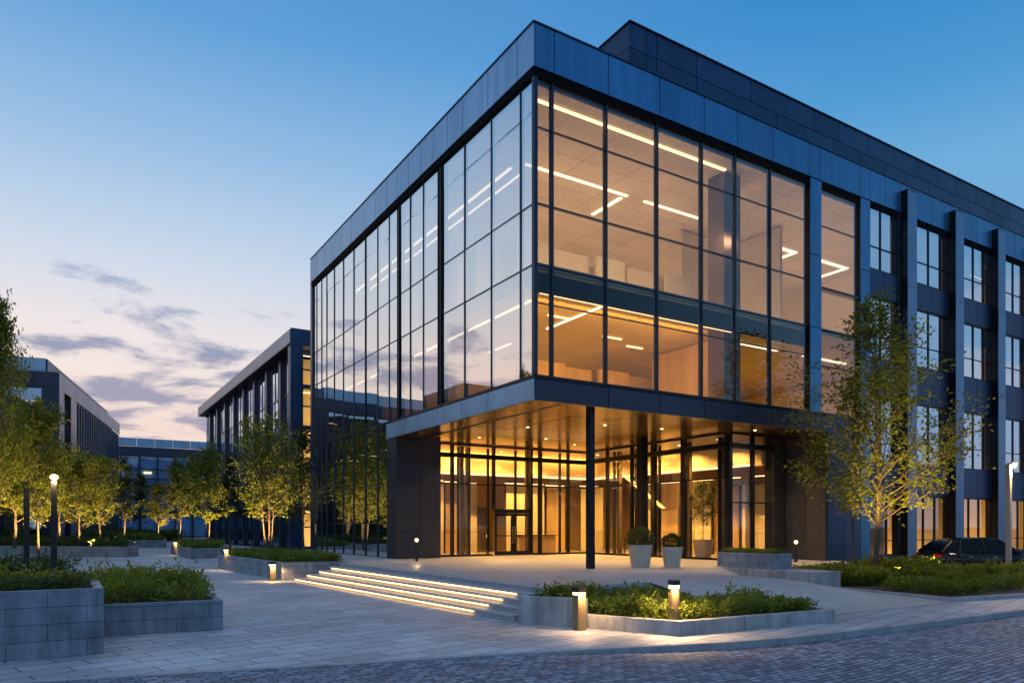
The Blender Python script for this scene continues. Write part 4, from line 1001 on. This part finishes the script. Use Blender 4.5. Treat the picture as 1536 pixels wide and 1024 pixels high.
# ================================================================== TREES
def grow(seed, H, base_h, width, stems=1, nleaf=6000, lsize=0.15, shape='cone', nprim=30, limb=0.055, upright=0.9, flat=False):
    """returns trunk MB and crown MB, foot at origin"""
    r = random.Random(seed); tb, cb = MB(), MB(); tips = []
    for s in range(stems):
        a0 = r.uniform(0, 6.283) if stems == 1 else 6.283*s/stems+0.6
        lean = 0.0 if stems == 1 else r.uniform(0.05, 0.11)*(0 if s == 0 and stems > 2 else 1)
        hs = H*(1 if s == 0 else r.uniform(0.72, 0.9))
        pts = []; off = Vector((math.cos(a0), math.sin(a0), 0))*(0.10 if stems > 1 else 0)
        n = 12; wob = Vector((0, 0, 0))
        for i in range(n+1):
            t = i/n; wob += Vector((r.gauss(0, 0.035), r.gauss(0, 0.035), 0))*H/10
            pts.append(off+Vector((math.cos(a0)*lean*hs*t, math.sin(a0)*lean*hs*t, hs*t))+wob*(t > 0.1))
        r0 = limb*H/6*(1 if stems == 1 else 0.72)
        tb.tube(pts, [r0*(1.25 if i == 0 else 1)*(1-i/n)**0.8+0.008 for i in range(n+1)], 7)
        np_ = int(nprim*(1 if stems == 1 else 0.62))
        for b in range(np_):
            t = base_h/hs+(1-base_h/hs)*((b+r.random())/np_)**(1.15 if shape == 'cone' else 0.9); t = min(t, 0.985)
            k = t*n; i = min(int(k), n-1); p = pts[i].lerp(pts[i+1], k-i)
            az = b*2.39996+r.uniform(-0.5, 0.5)+s
            tt = (t*hs-base_h)/(H-base_h)
            if shape == 'cone': prof = (0.70+1.5*tt)*(tt < 0.2) + (tt >= 0.2)*(1.0-(tt-0.2)/0.8*0.84)
            else: prof = math.sin(math.pi*min(1, max(0.05, 0.15+tt*0.80)))**0.7
            L = width*0.5*prof*r.uniform(0.75, 1.18)*(1.15)
            el = R(28)+R(34)*tt*upright+r.gauss(0, 0.12)
            dv = Vector((math.cos(az)*math.cos(el), math.sin(az)*math.cos(el), math.sin(el)))
            q = [p]; cur = dv.copy(); m = 5
            for j in range(m):
                cur = (cur+Vector((r.gauss(0, 0.13), r.gauss(0, 0.13), 0.09+r.gauss(0, 0.08)))).normalized()
                q.append(q[-1]+cur*L/m)
            br = max(0.008, r0*0.42*(1-t)**0.6*min(1.2, L/1.5))
            tb.tube(q, [br*(1-j/(m+0.6)) for j in range(m+1)], 5, cap=False)
            for j in range(2, m+1): tips.append((q[j], cur, L*0.32))
            for tw in range(r.randint(5, 8)):
                f = r.uniform(0.25, 1.0)*m; i2 = min(int(f), m-1); pp = q[i2].lerp(q[i2+1], f-i2)
                td = (cur+Vector((r.gauss(0, 0.75), r.gauss(0, 0.75), r.gauss(0.15, 0.5)))).normalized(); tl = L*r.uniform(0.18, 0.40)+0.12
                e = pp+td*tl; tb.tube([pp, pp.lerp(e, 0.5)+Vector((0, 0, 0.03)), e], [br*0.38+0.003, br*0.25+0.003, 0.003], 3, cap=False)
                tips.append((e, td, tl*0.6)); tips.append((pp.lerp(e, 0.6), td, tl*0.6))
    # clumps: some twigs carry far more leaves than others
    wts = [(r.random()**1.6+0.08)*(0.25+q_[2]) for q_ in tips]; tot = sum(wts)
    for (p, dv, s), wq in zip(tips, wts):
        for i in range(int(nleaf*wq/tot+r.random())):
            o = Vector((r.gauss(0, 1), r.gauss(0, 1), r.gauss(0, 0.8)))*(0.30*s+0.05*H/10)
            b = p+o; d2 = (dv*0.5+Vector((r.gauss(0, .8), r.gauss(0, .8), r.gauss(-0.15, .6))))
            if d2.length < 1e-3: continue
            leaf(cb, b, d2, lsize*r.uniform(0.7, 1.35), lsize*r.uniform(0.42, 0.62), r.uniform(-1.3, 1.3))
    return tb, cb
protos = {}
def tree_proto(key, *a, leafm='leaf', **k):
    tb, cb = grow(*a, **k)
    def mk(mb, nm, mt):
        me = bpy.data.meshes.new(nm); me.from_pydata(mb.v, [], mb.f); me.materials.append(M[mt]); me.update(); return me
    protos[key] = (mk(tb, 'trunk', 'bark'), mk(cb, 'crown', leafm))
def tree(key, x, y, z, s, rz, label, group=None, sxy=1.0, cat='tree', name='tree'):
    o = thing(name, label, cat, (x, y, z), rz, group, local=True); o.scale = (s*sxy, s*sxy, s)
    for me, nm in zip(protos[key], ('trunk', 'crown')):
        c = bpy.data.objects.new(nm, me); COL.objects.link(c); c.parent = o
    return o
tree_proto('big', 5, 11.3, 2.1, 7.4, nleaf=8200, lsize=0.18, nprim=44, limb=0.058, stems=1, upright=1.0)
tree_proto('side', 8, 8.5, 2.6, 2.6, nleaf=1500, lsize=0.18, nprim=20, limb=0.04, leafm='leaf')
tree_proto('multi', 21, 8.6, 2.0, 4.6, nleaf=5200, lsize=0.22, stems=3, nprim=34, shape='oval')
tree_proto('round', 22, 8.3, 1.9, 5.2, nleaf=4200, lsize=0.27, nprim=34, shape='oval', limb=0.07)
tree_proto('slim', 23, 8.6, 2.2, 3.2, nleaf=2600, lsize=0.24, nprim=30, leafm='leaf_dark')
tree_proto('tall', 24, 11.6, 2.6, 6.4, nleaf=9000, lsize=0.26, nprim=44, shape='oval', limb=0.05)
tree_proto('pair', 25, 7.6, 1.8, 4.4, nleaf=3600, lsize=0.27, stems=2, nprim=32, shape='oval')
TG = 'uplit trees round the plaza'
UP = []
def spot_up(x, y, z, h, watts, off=(0.7, -0.7)):
    UP.append((x+off[0]*1.5, y+off[1]*1.5, z, x, y, h, watts))
tree('big', 14.53, -3.02, 0.08, 0.94, 0.4, 'large loose-crowned tree with thin rising limbs in the mulched bed before the facade', sxy=1.12); spot_up(14.53, -3.02, 0.09, 6, 340, (-1.1, -1.5)); spot_up(14.53, -3.02, 0.09, 6, 260, (1.5, -1.2))
tree('side', 14.05, -2.45, 0.08, 0.95, 1.3, 'slim pale-stemmed young tree just left of the large tree trunk')
def px_tree(key, px, dd, z, top, label, lit=150, sxy=1.0, rz=None, off=(0.5, -0.9)):
    x, y = at((px-768)/1092*dd, dd)
    h = (790-top)*dd/1092+2.2-z
    base = {'big': 11.3, 'multi': 8.6, 'round': 8.3, 'slim': 8.6, 'tall': 11.6, 'pair': 7.6}[key]
    o = tree(key, x, y, z, h/base, rnd.uniform(0, 6.28) if rz is None else rz, label, TG, sxy)
    if lit: spot_up(x, y, z, h*0.7, lit, off)
    return o
px_tree('multi', 403, 43.5, 0.6, 643, 'three-stemmed uplit tree in the planter at the far end of the stairs', 330, 1.0, 0.9, (-0.7, -1.0))
px_tree('slim', 456, 47, 0.0, 648, 'dark slim tree against the lit end of the dark block', 0, 1.0)
px_tree('pair', 312, 60, 0.66, 690, 'two-stemmed uplit tree in the small planter in front of the dark block', 300)
px_tree('slim', 345, 72, 0.0, 690, 'dim tree between the two-stemmed tree and the three-stemmed tree', 0, 1.3)
px_tree('pair', 268, 82, 0.7, 705, 'uplit tree left of the two-stemmed tree, below the end of the distant block', 300)
px_tree('round', 237, 90, 0.7, 735, 'small bright uplit tree in the middle of the far planter', 300)
px_tree('slim', 288, 95, 0.0, 688, 'dim tall tree beside the corner of the dark block', 0, 1.2)
px_tree('slim', 186, 66, 0.7, 690, 'narrow pointed tree at the blunt end of the long planter', 200, 1.15)
px_tree('round', 150, 60, 0.7, 700, 'uplit tree with pale forked stem, second from the blunt end of the long planter', 330, 0.95)
px_tree('round', 118, 55, 0.7, 702, 'bright yellow uplit tree behind the lit dark lamp post', 300)
px_tree('tall', -5, 37, 0.0, 492, 'tallest tree at the left edge, rising above the roof of the slanted block', 520, 0.42)
px_tree('tall', 58, 45, 0.0, 628, 'broad leafy tree between the two dark lamp posts', 480, 0.9)
px_tree('round', 22, 52, 0.7, 665, 'leafy tree behind the tallest tree at the left edge', 330, 1.2)
px_tree('round', 88, 62, 0.7, 690, 'tree farther back behind the broad leafy tree', 300, 1.2)
px_tree('slim', 212, 100, 0.0, 715, 'dim tree left of the small bright tree, in front of the distant block', 0, 1.5)
# trees out on the open side of the plaza (they show mirrored in the long glass facade)
k = 0
for (x, y, h, key) in ((-19, 40, 9.5, 'round'), (-24, 30, 9.0, 'pair'), (-25, 46, 10.5, 'tall'), (-31, 37, 10, 'round'), (-38, 42, 10, 'round')):
    base = {'round': 8.3, 'tall': 11.6, 'pair': 7.6}[key]
    tree(key, x, y, 0.0, h/base, k*1.1, 'uplit tree mirrored in the long glass facade', 'trees mirrored in the glass'); spot_up(x, y, 0.0, h*0.7, 380); k += 1
# small uplight fixtures at the trees
UPM = thing('ground_spotlight', 'small uplight in the ground at the foot of a lit tree', 'uplight', UP[0][:3], group='uplights at the feet of the trees')
MB().lathe(UP[0][0], UP[0][1], [(0.07, UP[0][2]), (0.07, UP[0][2]+0.09), (0.08, UP[0][2]+0.1), (0.08, UP[0][2]+0.13)], 12).build('housing', M['darkmetal'], UPM)
MB().lathe(UP[0][0], UP[0][1], [(0.068, UP[0][2]+0.131), (0.068, UP[0][2]+0.135)], 12).build('lens', M['lens'], UPM)
for i, (x, y, z, tx, ty, h, wts) in enumerate(UP):
    o = UPM if i == 0 else copy_tree(UPM)
    o.location = (x, y, z)
    spot('uplight_lamp', (x, y, z+0.2), (tx, ty, z+h), GOLD, wts*10.0, 62 if h == 6 else 110, 0.8, 0.06)
# tree inside the lobby
tree_proto('indoor', 31, 3.2, 1.0, 2.0, nleaf=1500, lsize=0.14, nprim=26, leafm='leaf_dark', shape='oval', limb=0.05)
ix, iy = 13.2, 5.0
o = thing('plant_pot', 'pale pot standing inside the lobby glass under the indoor tree', 'plant pot', (ix, iy, TZ), group='tapered pots by the entrance')
MB().lathe(ix, iy, [(0.36, TZ+0.004), (0.52, TZ+0.9), (0.46, TZ+0.9), (0.44, TZ+0.84)], 28).build('bowl', M['pot'], o)
tree('indoor', ix, iy, TZ+0.8, 0.78, 0, 'small dark tree in a pot behind the lobby glass', name='indoor_tree', cat='tree')

# ================================================================== LAMPS
def bollard(x, y, z, h, wd, label, round_=False, watts=26, rz=0, face=(0.5, -0.85)):
    o = thing('bollard_light', label, 'bollard light', (x, y, z), group='bollard lights')
    hw = wd/2
    if round_:
        MB().lathe(x, y, [(hw*0.96, z), (hw*0.96, z+h-0.17)], 24).build('body', M['bronze'], o, smooth=False)
        MB().lathe(x, y, [(hw*0.88, z+h-0.169), (hw*0.88, z+h-0.10)], 24).build('lens', M['lens'], o)
        MB().lathe(x, y, [(hw*1.05, z+h-0.099), (hw*1.05, z+h-0.012), (hw*0.98, z+h)], 24).build('cap', M['darkmetal'], o)
    else:
        MB().box(x-hw*.92, x+hw*.92, y-hw*.92, y+hw*.92, z, z+h-0.17).build('body', M['bronze'], o, bevel=0.008)
        MB().box(x-hw*.86, x+hw*.86, y-hw*.86, y+hw*.86, z+h-0.169, z+h-0.12).build('lens', M['lens'], o)
        MB().box(x-hw, x+hw, y-hw, y+hw, z+h-0.119, z+h).build('cap', M['darkmetal'], o, bevel=0.008)
    f = Vector((face[0], face[1], 0)).normalized()
    p = Vector((x, y, z+h-0.16))+f*(hw+0.11)
    spot('bollard_lamp', p, (p.x-f.x*0.1, p.y-f.y*0.1, z), WARM, watts*1.5, 165, 0.5, 0.04, o)
    if round_:
        for a_ in (2.0, -2.0):
            g_ = Matrix.Rotation(a_, 3, 'Z') @ f; p = Vector((x, y, z+h-0.12))+g_*(hw+0.11)
            spot('bollard_lamp', p, (p.x+g_.x*0.25, p.y+g_.y*0.25, z), WARM, watts*1.6, 165, 0.5, 0.04, o)
    return o
fp = (-0.12, -1.0)
bollard(-4.0, -7.78, 0.005, 0.92, 0.225, 'square bronze bollard light on the paving in front of the sharp-cornered planter', False, 40, face=fp)
bollard(-2.62, -9.20, 0.24, 0.86, 0.24, 'round bronze bollard light standing in the shrubs at the sharp planter corner', True, 50, face=(-0.5, -0.85))
bollard(-6.05, 10.25, 0.005, 0.78, 0.24, 'square bollard light against the planter at the far end of the stairs', False, 45, face=fp)
bx, by = at((339-768)/1092*37.5, 37.5); bollard(bx, by, 0.3, 0.85, 0.2, 'small bollard light at the left end of the planter beyond the stairs', False, 45, face=fp)
bx, by = at((263-768)/1092*57, 57); bollard(bx, by, 0.3, 0.8, 0.22, 'tiny distant bollard light by the small planter in front of the dark block', False, 45, face=fp)

def post_light(x, y, z, h, label):
    o = thing('post_light', label, 'path light', (x, y, z), group='slim path lights with globe tops')
    MB().box(x-0.045, x+0.045, y-0.045, y+0.045, z, z+h).build('post', M['darkmetal'], o, bevel=0.006)
    bm = MB().lathe(x, y, [(0.02, z+h+0.001), (0.06, z+h+0.025), (0.075, z+h+0.07), (0.06, z+h+0.115), (0.02, z+h+0.14)], 14)
    bm.build('globe', M['lens'], o, smooth=True)
    point('post_lamp', (x-0.1, y-0.25, z+h+0.09), WARM, 14, 0.05, o)
bx, by = at((625-768)/1092*31.8, 31.8); post_light(bx, by, TZ, 0.86, 'slim path light with glowing globe against the dark pier left of the entrance')
bx, by = at((1194-768)/1092*31.0, 31.0); post_light(bx, by, TZ*0.9, 0.86, 'slim path light with glowing globe by the panelled wall right of the entrance')

def lamp_post(px, dd, top, label, mat, wd, lit=True, arm=False, z=0.0):
    x, y = at((px-768)/1092*dd, dd); h = (790-top)*dd/1092+2.2-z
    o = thing('lamp_post', label, 'lamp post', (x, y, z))
    MB().box(x-wd/2, x+wd/2, y-wd/2, y+wd/2, z, z+h-0.06).build('pole', mat, o, bevel=0.01)
    MB().box(x-wd*0.8, x+wd*0.8, y-wd*0.8, y+wd*0.8, z, z+0.03).build('base_plate', mat, o)
    if lit:
        ox, oy = (0.22*CS, -0.22*SN) if arm else (0, 0)
        if arm: MB().box(x-0.05, x+0.32, y-0.16, y+0.05, z+h-0.059, z+h).build('arm', mat, o)
        bm = MB().lathe(x+ox, y+oy, [(0.03, z+h-0.03 if not arm else z+h-0.20), (0.09, z+h+0.02 if not arm else z+h-0.15), (0.09, z+h+0.08 if not arm else z+h-0.10), (0.03, z+h+0.12 if not arm else z+h-0.061)], 14)
        bm.build('lamp_head', M['lens'], o, smooth=True)
        point('street_lamp', (x+ox*1.5, y+oy*1.5-0.14, z+h-0.02-(0.25 if arm else 0)), WARM, 500 if arm else 130, 0.08, o)
    else:
        MB().box(x-wd*0.52, x+wd*0.52, y-wd*0.52, y+wd*0.52, z+h-0.059, z+h).build('cap', M['darkmetal'], o, bevel=0.01)
    return o
lamp_post(81, 19.0, 718, 'dark square lamp post with a glowing top above the left planters', M['darkmetal'], 0.14)
lamp_post(40, 20.5, 732, 'shorter unlit dark post left of the glowing lamp post', M['darkmetal'], 0.14, lit=False)
lamp_post(1513, 29.3, 694, 'tall pale lamp post with a glowing head at the right edge, beside the parked car', M['palemetal'], 0.17, arm=True)

# ================================================================== PARKED CAR
def car(x, y, z, rz, label):
    o = thing('parked_car', label, 'car', (x, y, z), rz, local=True)
    # stations along the length (nose at +x): x, half width, sill z, belt z
    lower = [(-2.33, 0.70, 0.52, 0.86), (-2.28, 0.82, 0.36, 1.02), (-1.9, 0.90, 0.28, 1.08), (-0.8, 0.92, 0.24, 1.06), (0.3, 0.92, 0.24, 1.04), (1.1, 0.91, 0.26, 1.02), (1.7, 0.88, 0.30, 0.95), (2.15, 0.80, 0.34, 0.84), (2.33, 0.62, 0.42, 0.70)]
    v, f = [], []; prof = [(0.90, 0), (0.97, 0.12), (1.0, 0.42), (1.0, 0.66), (0.97, 0.88), (0.90, 1.0)]
    for (sx_, hw, zb_, zt_) in lower:
        ringv = [(sx_, -hw*a, zb_+(zt_-zb_)*b) for a, b in prof] + [(sx_, hw*a, zb_+(zt_-zb_)*b) for a, b in prof[::-1]]
        v += ringv
    k = 12
    for i in range(len(lower)-1):
        for j in range(k):
            j2 = (j+1) % k; f.append((i*k+j, (i+1)*k+j, (i+1)*k+j2, i*k+j2))
    f.append(tuple(range(k))); f.append(tuple((len(lower)-1)*k+j for j in range(k))[::-1])
    mb = MB(); mb.v, mb.f = v, f; body = mb.build('body', M['carpaint'], o, smooth=True)
    def house(mb, pts, inset_, hw0, hw1):
        pass
    # greenhouse: glass volume + painted roof skin and pillars
    gl = [(-2.12, 1.05), (-1.55, 1.52), (-0.9, 1.66), (0.0, 1.68), (0.45, 1.62), (1.35, 1.02)]
    mb = MB(); n = len(gl)
    def hw(zv): return 0.88-0.26*(zv-1.0)/0.68
    mb.v = [(a, -hw(b), b) for a, b in gl]+[(a, hw(b), b) for a, b in gl]
    mb.f = [tuple(range(n)), tuple(range(n, 2*n))[::-1]]+[(i, i+n, i+n+1, i+1) for i in range(n-1)]+[(n-1, 2*n-1, n, 0)]
    mb.build('windows', M['carglass'], o)
    rf = [(-2.0, 1.20), (-1.55, 1.545), (-0.9, 1.685), (0.0, 1.705), (0.45, 1.645)]
    mb = MB(); n = len(rf)
    mb.v = [(a, -hw(b)-0.015, b) for a, b in rf]+[(a, hw(b)+0.015, b) for a, b in rf]+[(a, -hw(b)-0.02, b-0.05) for a, b in rf]+[(a, hw(b)+0.02, b-0.05) for a, b in rf]
    mb.f = [(i, i+1, i+1+n, i+n) for i in range(n-1)]+[(i, i+2*n, i+1+2*n, i+1) for i in range(n-1)]+[(i+n, i+1+n, i+1+3*n, i+3*n) for i in range(n-1)]
    mb.build('roof', M['carpaint'], o)
    for sgn in (-1, 1):
        for pa, pb, ra, rb in (((-1.35, hw(1.0)+0.008, 1.04), (-1.15, hw(1.6)+0.008, 1.60), 0.05, 0.04), ((-0.25, hw(1.0)+0.006, 1.04), (-0.22, hw(1.66)+0.006, 1.66), 0.04, 0.035),
                               ((1.33, hw(1.02), 1.03), (0.45, hw(1.62), 1.63), 0.04, 0.035), ((-2.1, hw(1.05), 1.05), (-1.55, hw(1.52), 1.53), 0.08, 0.05)):
            MB().tube([(pa[0], sgn*pa[1], pa[2]), (pb[0], sgn*pb[1], pb[2])], [ra, rb], 6).build('pillar', M['carpaint'], o)
        for wx in (-1.42, 1.42):
            w_ = MB()
            def disc(mb, cxw, r, y0, y1, nn=20):
                mb.tube([(cxw, y0, 0.35), (cxw, y1, 0.35)], [r, r], nn)
            disc(w_, wx, 0.35, sgn*0.70, sgn*0.925); wh = w_.build('wheel', M['rubber'], o)
            q = MB(); disc(q, wx, 0.23, sgn*0.80, sgn*0.932); q.build('rim', M['rim'], wh)
            ar = MB(); ar.tube([(wx+0.42*math.cos(a), sgn*0.90, 0.35+0.42*math.sin(a)) for a in [R(10*t) for t in range(0, 19)]], [0.045]*19, 6)
            ar.build('wheel_arch', M['rubber'], o)
        MB().box(-2.31, -2.05, sgn*0.60, sgn*0.86, 0.86, 0.98).build('tail_light', M['tail'], o, bevel=0.02)
        MB().box(2.0, 2.24, sgn*0.52, sgn*0.78, 0.70, 0.80).build('headlight', M['head'], o, bevel=0.02)
        mr = MB().box(0.92, 1.1, sgn*0.92, sgn*1.12, 1.02, 1.16); mr.build('mirror', M['carpaint'], o, bevel=0.03)
        MB().box(-0.95, -0.78, sgn*0.915, sgn*0.945, 0.86, 0.89).build('door_handle', M['rim'], o); MB().box(0.1, 0.27, sgn*0.915, sgn*0.945, 0.86, 0.89).build('door_handle', M['rim'], o)
    return o
cqx, cqy = at((1466-768)/1092*32.0, 32.0)
car(cqx, cqy, 0.05, R(-32), 'black hatchback car parked beside the facade behind the shrubs at right')

# lobby furniture seen through the glass
rd = thing('reception_desk', 'long warm timber reception desk inside the lobby', 'desk', (9.6, 15.2, TZ))
MB().box(8.9, 11.4, 14.9, 15.4, TZ+0.004, TZ+1.0).build('front_panel', M['int_wood'], rd); MB().box(8.8, 11.5, 14.8, 15.55, TZ+1.0, TZ+1.06).build('top', M['int_dark'], rd)
tb_ = thing('console_table', 'thin dark console table behind the lobby glass near the corner', 'table', (12.6, 10.5, TZ))
MB().box(12.9, 13.4, 8.9, 10.6, TZ+0.88, TZ+0.93).build('top', M['int_dark'], tb_)
for yy in (8.95, 10.5):
    for xx in (12.94, 13.32): MB().box(xx, xx+0.05, yy, yy+0.05, TZ+0.004, TZ+0.88).build('leg', M['int_dark'], tb_)
